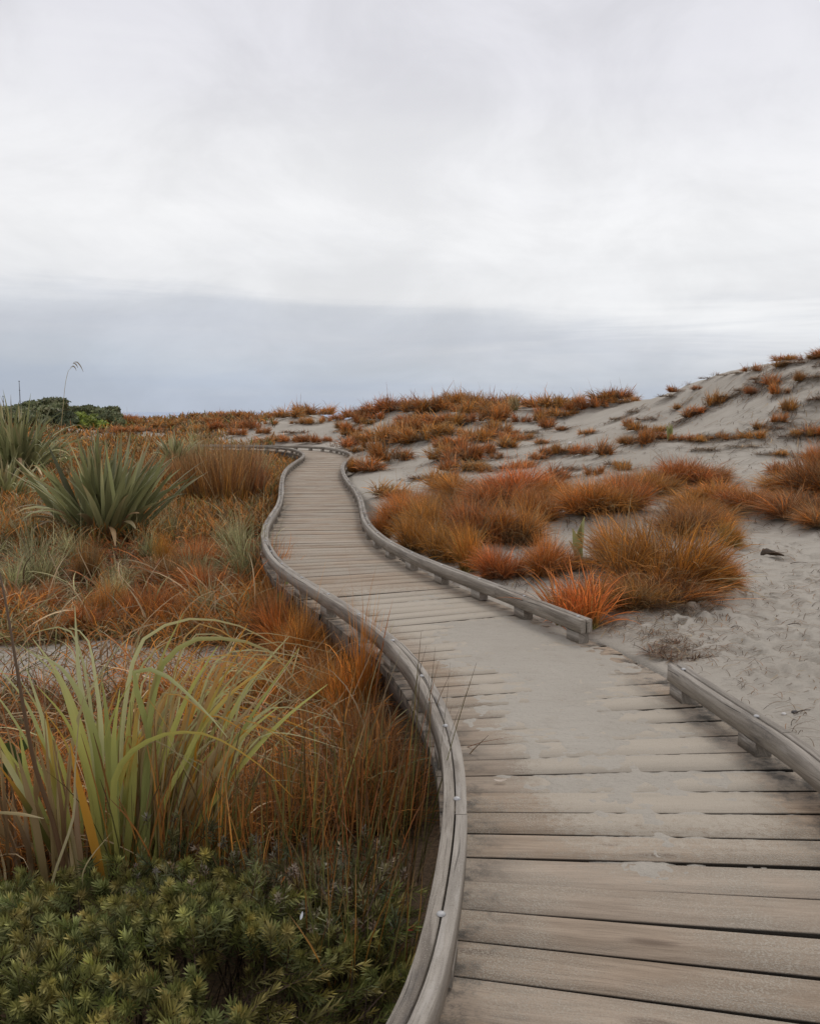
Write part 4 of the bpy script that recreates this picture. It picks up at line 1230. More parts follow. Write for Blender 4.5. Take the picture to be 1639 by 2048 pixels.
def young_flax(px, py, leaves, label, seed):
    """leaves: list of (px tip, py tip, width px, colour)"""
    p = on_ground(px, py); z = height([p[0]], [p[1]])[0]
    root = empty('young_flax', (p[0], p[1], z))
    tag(root, label, 'flax plant')
    rg = np.random.default_rng(seed)
    for tx, ty, w, c in leaves:
        e = at_y(tx, ty, p[1] + rg.uniform(-.12, .12))
        s = np.linspace(0, 1, 8)
        b = np.array([p[0] + rg.normal(0, .01), p[1], z])
        P = b + (e - b) * s[:, None]
        P[:, 0] += -(e[0] - b[0]) * .35 * np.sin(s * math.pi) * 1.0
        P -= np.array([p[0], p[1], z])
        m = MB()
        C = (ramp([(0, mix(c, YGREEN, .3)), (.5, c), (1, mix(c, TAN, .25))], s))[None]
        HW = (w * p[1] / F / 2 * np.minimum(.55 + s * 1.5, 1) * np.clip((1.02 - s) / .4, .05, 1))[None]
        ribbons(m, P[None], HW, np.array([[1., rg.normal(0, .25), 0]]), C, fold=.4)
        m.build('leaf', M_FLAX, root)


LG = (.30, .34, .14)
young_flax(1154, 1140, [(1144, 1056, 19, LG), (1168, 1033, 18, LG), (1162, 1046, 14, GREEN), (1136, 1080, 12, STRAW)], 'young pale green flax shoot in the sand hollow behind the kerb rail', 1)
young_flax(1337, 883, [(1332, 850, 8, LG), (1343, 848, 8, LG), (1338, 845, 7, SILVER)], 'tiny pale flax shoot on the terrace below the right dune', 2)
young_flax(558, 1262, [(585, 1148, 15, LG)], 'single upright flax blade beside the left kerb rail', 3)
young_flax(505, 1250, [(486, 1180, 11, mix(LG, SILVER, .5)), (496, 1182, 9, LG)], 'pair of flax blades left of the single upright blade', 4)

# one dry leaf leaning out of the largest tuft
pa = on_ground(1195, 1142); za = height([pa[0]], [pa[1]])[0]
e = at_y(1256, 1052, pa[1] + .1)
m = MB(); s = np.linspace(0, 1, 6)
P = np.array([pa[0], pa[1], za]) + (e - np.array([pa[0], pa[1], za])) * s[:, None]
ribbons(m, P[None], np.linspace(.016, .003, 6)[None], np.array([[.8, 0, .6]]), ramp([(0, ORANGE), (1, TAN)], s)[None], fold=.4)
tag(m.build('dry_leaf', M_FLAX), 'single long orange dry leaf leaning left of the largest tuft', 'leaf')


# ------------------------------------------------------------------ tall foreground leaf clump
def catmull(P, S):
    P = np.asarray(P, float)
    out = smooth_pts(P)
    s = np.concatenate([[0], np.cumsum(np.linalg.norm(np.diff(out, axis=0), axis=1))])
    q = np.linspace(0, s[-1], S)
    return np.stack([np.interp(q, s, out[:, k]) for k in range(3)], 1)


def smooth_pts(P):
    pts = []
    for i in range(len(P) - 1):
        p0, p1, p2, p3 = P[max(i - 1, 0)], P[i], P[i + 1], P[min(i + 2, len(P) - 1)]
        for t in np.linspace(0, 1, 10, endpoint=False):
            pts.append(.5 * ((2 * p1) + (-p0 + p2) * t + (2 * p0 - 5 * p1 + 4 * p2 - p3) * t * t + (-p0 + 3 * p1 - 3 * p2 + p3) * t ** 3))
    pts.append(P[-1])
    return np.array(pts)


def clump():
    rg = np.random.default_rng(77)
    Y0 = 3.4
    b0 = at_y(215, 1790, Y0); gz = height([b0[0]], [Y0])[0]
    root = empty('tall_grass_clump', (b0[0], Y0, gz))
    tag(root, 'tall foreground clump of arching yellow green leaves with brown dead leaves', 'grass clump')
    o0 = np.array([b0[0], Y0, gz])
    lf, dl = MB(), MB()
    G1 = (.54, .51, .145); G2 = (.39, .40, .13); GS = (.55, .53, .27); ORG = (.62, .27, .045); TN = (.42, .30, .15); BR = (.27, .155, .085)
    S = 18
    def leaf(mbx, pts, w, c0, c1, y1=0.0, y0=0.0, ground=True, fold=.5, tip=.1):
        P = [at_y(x, y, Y0 + y0 + (y1 - y0) * (i / (len(pts) - 1)) ** 1.3) for i, (x, y) in enumerate(pts)]
        if ground and P[0][2] > gz + .1:          # carry the leaf down to the crown
            q = np.array([b0[0] + (P[0][0] - b0[0]) * .75, Y0 + y0 * .6, gz])
            P = [q] + P
        Q = catmull(P, S) - o0
        s = np.linspace(0, 1, S)
        HW = w / 2 * Y0 / F * np.minimum(.75 + s, 1) * np.where(s < .55, 1, 1 - (1 - tip) * ((s - .55) / .45) ** 1.2)
        C = ramp([(0, mix(c0, OLIVE, .3)), (.55, c0), (1, c1)], s) * math.exp(rg.normal(0, .08))
        tg = np.gradient(Q, axis=0); tg /= np.linalg.norm(tg, axis=1, keepdims=True)
        vw = Q + o0 - np.array([0, 0, EYE]); vw /= np.linalg.norm(vw, axis=1, keepdims=True)
        a = np.array([1.0, 0.25 * rg.normal(), 0])
        sd = np.cross(tg, np.array([0.15 * rg.normal(), 1.0, .25 * rg.normal()])); sd /= np.linalg.norm(sd, axis=1, keepdims=True)
        th = rg.uniform(-.5, .5)
        nn = np.cross(tg, sd)
        sd = sd * math.cos(th) + nn * math.sin(th)
        ribbons(mbx, Q[None], HW[None], sd[None], C[None], fold=fold)
    L = lambda *a, **k: leaf(lf, *a, **k)
    D = lambda *a, **k: leaf(dl, *a, **k)
    L([(216, 1786), (190, 1603), (157, 1475), (121, 1365), (88, 1324), (37, 1288)], 21, G1, GS, -.35)
    L([(205, 1749), (198, 1529), (179, 1438), (146, 1365), (110, 1325), (66, 1308)], 17, G2, GS, -.1)
    L([(215, 1750), (187, 1500), (162, 1376), (154, 1290), (150, 1212)], 13, GS, GS, .1)
    L([(190, 1500), (172, 1350), (148, 1272), (118, 1254), (62, 1268)], 9, GS, GS, .25, .1)
    L([(253, 1709), (264, 1603), (271, 1456), (278, 1420), (293, 1390), (307, 1365)], 19, G1, ORG, .05)
    L([(285, 1639), (296, 1475), (318, 1346), (351, 1302), (384, 1279), (476, 1280), (549, 1310), (600, 1376)], 12, G2, TN, -.1)
    L([(250, 1700), (242, 1520), (258, 1360), (285, 1282), (329, 1251), (395, 1237), (476, 1251), (549, 1288), (600, 1321)], 9, GS, TN, .3, .1)
    L([(235, 1700), (227, 1573), (256, 1511), (311, 1475), (366, 1464), (421, 1471), (476, 1500), (531, 1540), (586, 1595)], 13, G1, ORG, -.45, -.1)
    L([(310, 1720), (329, 1603), (366, 1530), (403, 1456), (458, 1390), (531, 1335), (566, 1308)], 12, G1, ORG, 0)
    L([(300, 1500), (275, 1390), (272, 1338), (322, 1346), (366, 1379), (421, 1434), (455, 1475)], 12, G2, GS, -.2)
    L([(150, 1740), (139, 1658), (121, 1584), (106, 1511), (92, 1420)], 15, G1, ORG, -.1)
    D([(200, 1745), (194, 1712), (176, 1639), (157, 1566), (141, 1486)], 17, ORG, ORG, -.25, -.2)
    L([(130, 1700), (113, 1584), (95, 1518), (73, 1464)], 15, G1, ORG, -.15)
    L([(84, 1749), (73, 1676), (55, 1559), (40, 1464)], 15, G2, G1, -.2)
    L([(121, 1731), (95, 1683), (66, 1632), (37, 1584), (0, 1533)], 12, OLIVE, ORG, -.35)
    L([(222, 1740), (222, 1600), (215, 1450), (205, 1365)], 20, G2, G2, .15, .1)
    L([(205, 1600), (202, 1450), (192, 1365), (180, 1290), (160, 1262), (138, 1256)], 11, GS, GS, .15)
    L([(290, 1700), (300, 1560), (330, 1430), (352, 1330)], 18, G2, G1, .1)
    L([(270, 1720), (255, 1560), (262, 1420), (285, 1330), (330, 1290)], 14, G1, GS, .2, .1)
    L([(235, 1740), (232, 1600), (228, 1480), (240, 1380)], 15, G2, G1, -.05)
    L([(320, 1700), (350, 1570), (390, 1470), (430, 1400), (500, 1350)], 11, G2, GS, .25, .1)
    L([(330, 1700), (370, 1560), (400, 1500), (450, 1470), (520, 1460)], 8, GS, TN, .1)
    for i in range(48):
        x0 = rg.uniform(120, 350); a = rg.normal(.05 + (x0 - 215) / 320, .16); ln = rg.uniform(280, 560); cv = rg.uniform(.1, 1.1) * np.sign(a if abs(a) > .03 else 1)
        pts = []; x, y, ang = x0, 1760, a
        for k in range(6):
            pts.append((x, y)); x += math.sin(ang) * ln / 5; y -= math.cos(ang) * ln / 5; ang += cv / 5 * (k / 2.2)
        c = [G1, G2, GS, TN, G2][rg.integers(5)]
        L(pts, rg.uniform(7, 15), c, [GS, ORG, TN, G1][rg.integers(4)], rg.uniform(-.1, .3), rg.uniform(0, .25))
    # brown dead leaves at the left
    for x0, tx, ty, w in [(55, 0, 1590, 22), (95, 30, 1490, 24), (125, 55, 1560, 22), (30, -30, 1560, 22), (75, 5, 1420, 12), (110, 88, 1420, 12), (10, -60, 1600, 24), (150, 100, 1600, 20), (65, 45, 1600, 26), (20, 0, 1480, 14), (175, 130, 1620, 16), (-20, -50, 1500, 24), (100, 70, 1680, 30), (40, 20, 1660, 30), (140, 128, 1690, 26)]:
        D([(x0, 1785), ((x0 * .6 + tx * .4), 1785 + (ty - 1785) * .5), (tx, ty)], w * .62, [BR, mix(BR, TN, .5), mix(BR, DARK, .4)][rg.integers(3)], mix(BR, TN, .6), rg.uniform(-.2, .2), rg.uniform(-.15, .15), tip=.03)
    for i in range(46):
        x0 = rg.uniform(-40, 180); tx = x0 - rg.uniform(-10, 75); ty = rg.uniform(1440, 1700)
        D([(x0, 1785), (x0 * .6 + tx * .4 + rg.normal(0, 8), 1785 + (ty - 1785) * .5), (tx, ty)], rg.uniform(4, 12), [BR, mix(BR, TN, .5), mix(BR, DARK, .5), TN][rg.integers(4)], mix(BR, TN, .6), rg.uniform(-.2, .2), rg.uniform(-.2, .15), tip=.03)
    for i in range(70):
        x0 = rg.uniform(270, 400); tx = x0 + rg.normal(25 + (x0 - 300) * .5, 45); ty = rg.uniform(1420, 1660)
        c = [BR, ORG, TN, BR, RUSSET][rg.integers(5)]
        D([(x0, 1770), (x0 * .55 + tx * .45 - 6, (1770 + ty) / 2), (tx, ty)], rg.uniform(3, 8), c, [TN, ORG, BR][rg.integers(3)], rg.uniform(-.1, .3), rg.uniform(-.1, .3))
    for i in range(60):
        x0 = rg.uniform(250, 420); tx = x0 + rg.uniform(60, 330); ty = rg.uniform(1290, 1560)
        mx_, my_ = x0 * .45 + tx * .55 - rg.uniform(20, 60), min(ty - rg.uniform(5, 60), 1560)
        D([(x0, 1740), ((x0 + mx_) / 2 - 10, (1740 + my_) / 2), (mx_, my_), (tx, ty + rg.uniform(-20, 60))], rg.uniform(3, 6), [TN, GS, TN, ORG][rg.integers(4)], [TN, STRAW, ORG][rg.integers(3)], rg.uniform(-.2, .5), rg.uniform(0, .3))
    D([(102, 1786), (146, 1639), (150, 1548), (161, 1420), (181, 1368)], 6, STRAW, TN, -.4, -.4)
    D([(165, 1750), (227, 1661)], 4, STRAW, TN, -.4, -.4)
    D([(-5, 1625), (40, 1628), (88, 1637)], 6, TN, STRAW, -.4, -.4, ground=False)
    lf.build('leaves', M_FLAX, root)
    dl.build('dead_leaves', M_FLAX, root)
    st = MB()
    pts = [(139, 1790), (108, 1650), (70, 1530), (45, 1400), (25, 1280), (11, 1200), (-6, 1120)]
    P = catmull([np.array([b0[0] - .12, Y0 - .1, gz])] + [at_y(x, y, Y0 - .12 - .02 * i) for i, (x, y) in enumerate(pts)], 20) - o0
    s = np.linspace(0, 1, 20)
    rad = np.interp(s, [0, .5, 1], [.012, .008, .003])
    K = 8
    ang = np.arange(K) * 2 * math.pi / K
    V = P[:, None, :] + rad[:, None, None] * np.stack([np.cos(ang), np.sin(ang), 0 * ang], -1)[None]
    st.add(V, grid_faces(20, K, True), np.repeat(ramp([(0, (.22, .11, .06)), (.5, (.20, .11, .07)), (1, (.24, .17, .13))], s), K, 0))
    st.build('flower_stalk', M_FLAX, root, True)


clump()


# ------------------------------------------------------------------ low leafy shrub in the foreground
def sprigs(mb, st, tips, dirs, Ls, nn, rg, lw=.0026, ll=.039, cols=((.115, .125, .036), (.32, .305, .105)), open_=1.15):
    for p, d, L in zip(tips, dirs, Ls):
        d = d / np.linalg.norm(d)
        a = np.cross(d, [0.3, .2, 1.0]); a /= np.linalg.norm(a); b = np.cross(d, a)
        n = nn
        ll_ = ll * rg.uniform(.72, 1.25)
        s = np.sort(rg.uniform(0, 1, n)) ** .85
        ga = np.arange(n) * 2.39996 + rg.uniform(0, 6)
        root = p - d * (L * (1 - s))[:, None]
        out = np.cos(ga)[:, None] * a + np.sin(ga)[:, None] * b
        el = open_ * (1.15 - .75 * s) + rg.normal(0, .12, n)
        v = out * np.sin(el)[:, None] + d * np.cos(el)[:, None]
        ln = ll_ * (1.05 - .4 * s ** 3) * rg.uniform(.8, 1.15, n)
        side = np.cross(v, d); side /= np.linalg.norm(side, axis=1, keepdims=True) + 1e-6
        P = root[:, None, :] + v[:, None, :] * ln[:, None, None] * np.array([0, .4, .75, 1.0])[None, :, None]
        P[:, 2:, :] += d * (ln * .10)[:, None, None] * np.array([.4, 1.0])[None, :, None]
        HW = lw * np.array([.45, 1, .8, .08])[None] * rg.uniform(.8, 1.2, (n, 1))
        t = (s ** 2.2)[:, None, None]
        C = (np.array(cols[0]) * (1 - t) + np.array(cols[1]) * t) * np.exp(rg.normal(0, .15, (n, 1, 1))) * math.exp(rg.normal(0, .24)) * np.array([rg.uniform(.88, 1.25), 1, rg.uniform(.8, 1.1)])
        C = np.broadcast_to(C, (n, 4, 3))
        ribbons(mb, P, HW, side, C)
        if st is not None:
            q = np.linspace(0, 1, 4)
            sp_ = (p - d * L * 1.5)[None] + (d * L * 1.45)[None] * q[:, None]
            ribbons(st, sp_[None], np.full((1, 4), .0022), a[None], np.broadcast_to(np.array([.10, .06, .04]), (1, 4, 3)), fold=.8)


def shrub():
    rg = np.random.default_rng(88)
    root = empty('low_shrub', (-.9, 2.3, -.42))
    o0 = np.array([-.9, 2.3, -.42])
    tag(root, 'low dark green shrub with needle leaved sprigs filling the near left corner', 'shrub')
    fo, st = MB(), MB()
    def top(x, y):
        d, _ = path_coords(x, y, 3)
        t = -.03 + .12 * fbm(x / .35, y / .35, 90, 2) * 2 - .05 * sstep(-.6, -.1, x) - .17 * sstep(2.5, 3.1, y)
        return t - .18 * (1 - sstep(.82, 1.2, -d)), d
    N = 2200
    x = rg.uniform(-1.85, .0, N); y = rg.uniform(1.55, 3.12, N) 
    z, d = top(x, y)
    gap = fbm(x / .22, y / .22, 95, 2)
    keep = (d < -.80) & (gap > -.11)
    x, y, z = x[keep], y[keep], z[keep]
    n = len(x)
    z = z - np.abs(rg.normal(0, .09, n)) * (rg.uniform(0, 1, n) < .55) + rg.normal(0, .018, n)
    tips = np.stack([x, y, z], 1) - o0
    dirs = np.stack([rg.normal(0, .45, n), rg.normal(-.45, .45, n), np.full(n, 1.0)], 1)
    sprigs(fo, st, tips, dirs, rg.uniform(.06, .13, n), 46, rg)
    # trailing side shoots towards the rail
    k = 240
    y = rg.uniform(1.6, 3.0, k)
    xr = np.interp(y, RAIL_L[k0 - 20:k0 + 60, 1], RAIL_L[k0 - 20:k0 + 60, 0]) - rg.uniform(.09, .55, k)
    tips = np.stack([xr, y, rg.uniform(-.36, -.14, k)], 1) - o0
    dirs = np.stack([np.full(k, .9), rg.normal(-.1, .5, k), rg.uniform(.1, .6, k)], 1)
    sprigs(fo, st, tips, dirs, rg.uniform(.12, .2, k), 40, rg, open_=1.2)
    fo.build('foliage', M_SHRUB, root)
    st.build('stems', M_SHRUB, root)
    # dark woody interior: many crossing twigs and old leaves on the ground below
    tw = MB()
    k = 900
    b = np.stack([rg.uniform(-1.75, -.1, k), rg.uniform(1.6, 3.0, k), np.full(k, -.42)], 1)
    dd_, _ = path_coords(b[:, 0], b[:, 1], 3)
    b = b[dd_ < -.82] - o0
    k = len(b)
    C = blade_cols(k, 5, [(1, [(0, (.03, .022, .015)), (1, (.07, .045, .03))])], rg)
    blades(tw, b, rg.uniform(0, 6.28, k), rg.uniform(0, .7, k), rg.normal(0, .4, k), rg.uniform(.15, .3, k), np.full(k, .0035), 5, C, rg=rg)
    tw.build('twigs', M_SHRUB, root)

    r2 = empty('sparse_shrub', (-.5, 3.1, -.42))
    tag(r2, 'sparse brownish shrub with silvery dried sprigs behind the low green shrub', 'shrub')
    o0 = np.array([-.5, 3.1, -.42])
    fo = MB(); st = fo
    k = 260
    x = rg.uniform(-1.0, -.02, k); y = rg.uniform(2.7, 3.35, k)
    d, _ = path_coords(x, y, 3)
    kp = d < -.82; x, y = x[kp], y[kp]; k = len(x)
    tips = np.stack([x, y, -.17 + .10 * fbm(x / .3, y / .3, 97, 2) + rg.normal(0, .06, k)], 1) - o0
    dirs = np.stack([rg.normal(0, .5, k), rg.normal(-.1, .5, k), np.full(k, 1.0)], 1)
    h = k * 2 // 3
    sprigs(fo, st, tips[:h], dirs[:h], rg.uniform(.08, .16, h), 26, rg, open_=1.2, cols=((.09, .10, .04), (.18, .175, .08)))
    sprigs(fo, st, tips[h:], dirs[h:], rg.uniform(.03, .06, k - h), 16, rg, open_=1.5, ll=.022, cols=((.14, .11, .08), (.29, .26, .20)))
    fo.build('foliage', M_SHRUB, r2)


shrub()

# broad dark leaves at the left edge
bp = at_y(10, 1600, 3.7)
rt = empty('broadleaf_plant', (bp[0], 3.7, -.42))
tag(rt, 'dark green broad leaved plant at the left edge behind brown dead leaves', 'plant')
for (x, y, w, h) in [(18, 1500, 34, 40), (38, 1520, 30, 36), (10, 1540, 36, 34), (48, 1490, 22, 30), (-12, 1510, 34, 40)]:
    c = at_y(x, y, 3.7 + random.uniform(-.08, .08)) - np.array([bp[0], 3.7, -.42])
    s = np.linspace(0, 1, 9)
    m = MB()
    hh = h * 3.7 / F; ww = w * 3.7 / F / 2
    P = np.stack([c[0] + (s - .5) * hh * .6, c[1] - (s - .5) * hh * .6, c[2] + (s - .5) * hh], 1)[None]
    ribbons(m, P, (ww * np.sin(np.clip(s * .93 + .05, 0, 1) * math.pi) ** .7)[None], np.array([[.8, .1, -.5]]), np.broadcast_to(np.array([.055, .085, .028]), (1, 9, 3)), fold=.25)
    m.build('leaf', M_FLAX, rt)
m = MB()
for dx in (-.03, .02, .05):
    ribbons(m, np.stack([np.linspace(0, dx, 6), np.zeros(6), np.linspace(0, .46, 6)], 1)[None], np.full((1, 6), .004), np.array([[1., 0, 0]]), np.broadcast_to(np.array([.07, .05, .03]), (1, 6, 3)), fold=1)
m.build('stem', M_FLAX, rt)


# ------------------------------------------------------------------ distant scrub, tree, poles, plume
def leaf_cloud(mb, c, rad, n, size, cols, rg, lumps=7):
    ctr = np.concatenate([[[0, 0, 0]], rg.normal(0, .42, (lumps, 3))]) * np.array(rad)
    lr = np.append(.75, rg.uniform(.35, .6, lumps))
    k = rg.integers(0, lumps + 1, n)
    v = rg.normal(0, 1, (n, 3)); v /= np.linalg.norm(v, axis=1, keepdims=True)
    p = np.array(c) + ctr[k] + v * (np.array(rad) * (lr[k] * rg.uniform(.72, 1.05, n))[:, None])
    p[:, 2] = np.maximum(p[:, 2], .05)
    a = rg.normal(0, 1, (n, 3)); a /= np.linalg.norm(a, axis=1, keepdims=True)
    b = np.cross(a, v); b /= np.linalg.norm(b, axis=1, keepdims=True) + 1e-6
    sz = size * rg.uniform(.5, 1.3, n)[:, None]
    V = np.stack([p - a * sz, p + b * sz * .5, p + a * sz, p - b * sz * .5], 1)
    tone = np.exp(rg.normal(0, .22, lumps + 1))[k] * np.exp(rg.normal(0, .25, n))
    C = np.array(cols)[rg.integers(0, len(cols), n)] * tone[:, None]
    mb.add(V.reshape(-1, 3), np.arange(4 * n).reshape(-1, 4), np.repeat(C, 4, 0))


SC = [(.13, .145, .065), (.16, .165, .075), (.105, .12, .06), (.18, .17, .09)]
SY = [(.24, .28, .05), (.30, .32, .07), (.17, .21, .05)]
bush = [(-40, 852, 120, 46, SC, 'dark scrub bush at the left end of the hill row'), (25, 846, 90, 36, SC, 'dark scrub bush under the thin grey pole'), (75, 842, 90, 38, SC, 'tallest dark green scrub bush on the left hill'), (118, 846, 60, 30, SC, 'dark scrub bush in front of the small cabbage tree'),
        (150, 848, 50, 34, SC, 'dark round scrub bush right of the small cabbage tree'), (178, 848, 50, 28, SC, 'dark scrub bush behind the yellow green bush'), (202, 846, 42, 30, SC, 'olive rounded scrub bush at the right end of the hill row'),
        (168, 862, 50, 34, SY, 'bright yellow green bush on the scrub hill'), (105, 862, 70, 26, SC, 'low green scrub below the scrub row'), (40, 866, 90, 34, SC, 'green scrub behind the tall left edge flax'),
        (60, 872, 90, 28, SC, 'broad low scrub at the foot of the left hill'), (-20, 870, 110, 40, SC, 'low scrub at the left edge below the scrub hill'), (205, 860, 40, 18, SC, 'low scrub running out right of the yellow green bush'), (222, 856, 40, 18, SC, 'smallest scrub bush where the hill meets orange grass'),
        (134, 864, 44, 20, [(.15, .16, .09), (.11, .13, .07)], 'greyish green bush left of the yellow green bush')]
for i, (px, py, w, h, cols, lab) in enumerate(bush):
    rg = np.random.default_rng(300 + i)
    Y = 56 - (py - 846) * .35
    p = at_y(px, py, Y); sc = Y / F
    gz = height([p[0]], [p[1]])[0]
    root = empty('scrub_bush', (p[0], p[1], gz))
    tag(root, lab, 'bush', 'scrub bushes on the left hill')
    m = MB()
    top_ = max(at_y(px, py - h, Y)[2] - gz, .8)
    leaf_cloud(m, (0, 0, top_ * .45), (w * sc * .58, w * sc * .5, top_ * .56), 6000, .14, cols, rg, 12)
    m.build('foliage', M_SHRUB, root)
    m = MB()
    for q in range(5):
        a = q * 1.25
        e = np.array([math.cos(a) * w * sc * .25, math.sin(a) * w * sc * .2, top_ * .6])
        ribbons(m, (np.linspace(0, 1, 5)[:, None] * e)[None], np.linspace(.07, .03, 5)[None], np.array([[1., 0, 0]]), np.broadcast_to(np.array([.06, .05, .04]), (1, 5, 3)), fold=1)
    m.build('trunk', M_SHRUB, root)

Y = 50; p = at_y(133, 850, Y); gz = height([p[0]], [Y])[0]; sc = Y / F
rt = empty('cabbage_tree', (p[0], Y, gz)); tag(rt, 'small cabbage tree with a spiky head above the scrub', 'tree')
hd = at_y(133, 816, Y)[2] - gz
m = MB(); K = 7; ang = np.arange(K) * 2 * math.pi / K
V = np.array([[[.09 * math.cos(a) * (1 - .3 * t), .09 * math.sin(a) * (1 - .3 * t), hd * t] for a in ang] for t in np.linspace(0, 1, 6)])
m.add(V, grid_faces(6, K, True), (.12, .10, .08)); m.build('trunk', M_SHRUB, rt, True)
m = MB(); rg = np.random.default_rng(9); k = 130
C = blade_cols(k, 5, [(2, [(0, (.09, .11, .04)), (1, (.13, .15, .06))]), (1, [(0, BROWN), (1, (.15, .13, .07))])], rg)
blades(m, np.stack([0 * np.arange(k), 0 * np.arange(k), hd + rg.uniform(-.25, .1, k)], 1), rg.uniform(0, 6.28, k), rg.uniform(.1, 2.1, k), rg.uniform(0, .5, k), rg.uniform(.25, .46, k), np.full(k, .022), 5, C, rg=rg)
m.build('crown', M_SHRUB, rt)

for px, y0, y1, lab in [(43, 850, 762, 'taller thin grey pole standing behind the left scrub hill'), (9.5, 850, 792, 'shorter thin grey pole at the left edge behind the scrub')]:
    Y = 64; p = at_y(px, y0, Y); q = at_y(px, y1, Y); gz = height([p[0]], [Y])[0]
    m = MB()
    V = np.array([[[p[0] + .035 * r_ * math.cos(a), Y + .035 * r_ * math.sin(a), z] for a in ang] for z, r_ in ((gz, 1), (q[2] * .6 + gz * .4, .9), (q[2], .55))])
    m.add(V, grid_faces(3, K, True))
    for zc in (q[2], q[2] * .75 + gz * .25):
        V = np.array([[[p[0] + .05 * r_ * math.cos(a), Y + .05 * r_ * math.sin(a), zc + dz] for a in ang] for dz, r_ in ((-.05, .2), (-.04, 1), (.0, 1), (.03, .1))])
        m.add(V, grid_faces(4, K, True))
    tag(m.build('pole', plain_mat('grey_pole', (.20, .21, .24), .6)), lab, 'pole')


def plume():
    Y = 15.5
    b = at_y(121, 905, Y); gz = height([b[0]], [Y])[0]
    root = empty('plume_stalk', (b[0], Y, gz))
    tag(root, 'tall slender grass stalk with a drooping plume against the sky', 'grass stalk')
    o0 = np.array([b[0], Y, gz])
    m = MB()
    P = catmull([np.array([b[0], Y, gz])] + [at_y(x, y, Y) for x, y in [(121, 905), (123, 850), (127, 810), (130, 775), (135, 748), (140, 736), (146, 733)]], 24) - o0
    s = np.linspace(0, 1, 24)
    ribbons(m, P[None], np.interp(s, [0, 1], [.007, .0035])[None], np.array([[1., 0, 0]]), ramp([(0, RUSSET), (.4, TAN), (1, STRAW)], s)[None], fold=.8)
    m.build('stem', M_FLAX, root)
    for pts in ([(140, 736), (146, 732), (151, 736), (153, 742)], [(146, 727), (150, 727), (154, 731), (156, 736)], [(147, 725), (154, 724), (160, 730), (164, 737), (167, 744)]):
        m = MB()
        P = catmull([at_y(x, y, Y) for x, y in pts], 9) - o0
        s = np.linspace(0, 1, 9)
        ribbons(m, P[None], (.008 * np.sin(np.clip(s + .1, 0, 1) * math.pi * .95) + .003)[None], np.array([[.5, 0, .8]]), np.broadcast_to(np.array([.30, .25, .17]), (1, 9, 3)), fold=.6)
        m.build('plume', M_FLAX, root)


plume()


# ------------------------------------------------------------------ small things
def lump(name, p, rad, mat, label, cat, seed=0, rough=.25, rot=0.0):
    rg = np.random.default_rng(seed)
    nu, nv = 12, 16
    th = np.linspace(.02, math.pi - .02, nu); ph = np.arange(nv) * 2 * math.pi / nv
    TH, PH = np.meshgrid(th, ph, indexing='ij')
    v = np.stack([np.sin(TH) * np.cos(PH), np.sin(TH) * np.sin(PH), np.cos(TH)], -1)
    q = v * 1.7 + seed * 3.3
    nz = 1 + rough * 2 * (fbm((q[..., 0] + q[..., 2]).ravel(), (q[..., 1] - q[..., 2] * .7).ravel(), seed, 3).reshape(v.shape[:2]))
    v = v * nz[..., None] * np.array(rad)
    c, s_ = math.cos(rot), math.sin(rot)
    v = np.stack([v[..., 0] * c - v[..., 1] * s_, v[..., 0] * s_ + v[..., 1] * c, v[..., 2]], -1)
    m = MB(); m.add(v, grid_faces(nu, nv, True), (.3, .25, .2))
    o = m.build(name, mat, None, True)
    o.location = p
    return tag(o, label, cat)


def gp(px, py, dz=0.0):
    p = on_ground(px, py); return (p[0], p[1], height([p[0]], [p[1]])[0] + dz)


p = gp(1139, 889, .03); lump('shell', p, (.055, .045, .04), M_SHELL, 'small white shell on the sand below the dune', 'shell', 1)
p = gp(926, 854, .06); r_ = lump('stone', p, (.16, .12, .13), M_STONE, 'dark stone beside the grassy band on the middle dune', 'stone', 2)
# driftwood with frayed fibres
p = gp(1546, 1118, .02)
rt = empty('driftwood', p); tag(rt, 'dark piece of frayed driftwood lying on the right sand', 'driftwood')
m = MB()
pts = np.array([(-.105, .06, .015), (-.07, .035, .05), (-.03, .005, .045), (.03, -.02, .03), (.08, -.045, .018)])
Q = catmull(pts, 14); rad = np.interp(np.linspace(0, 1, 14), [0, .15, .4, 1], [.012, .032, .028, .006])
rg = np.random.default_rng(4)
V = Q[:, None, :] + rad[:, None, None] * np.stack([.6 * np.cos(ang), np.cos(ang) * .3 + np.sin(ang) * .4, np.sin(ang)], -1)[None] * rg.uniform(.75, 1.2, (14, K, 1))
m.add(V, grid_faces(14, K, True), (.07, .045, .03)); m.build('wood', M_BARK, rt)
m = MB(); k = 90
C = blade_cols(k, 5, [(2, [(0, DARK), (1, BROWN)]), (1, [(0, BROWN), (1, TAN)])], rg)
blades(m, rg.normal(0, 1, (k, 3)) * np.array([.03, .02, .008]) + np.array([-.02, .0, .035]), rg.normal(-.55, .35, k), rg.uniform(1.2, 1.6, k), rg.uniform(.1, .6, k), rg.uniform(.06, .19, k), np.full(k, .0028), 5, C, ground=-.012, rg=rg)
m.build('fibres', M_FOL, rt)
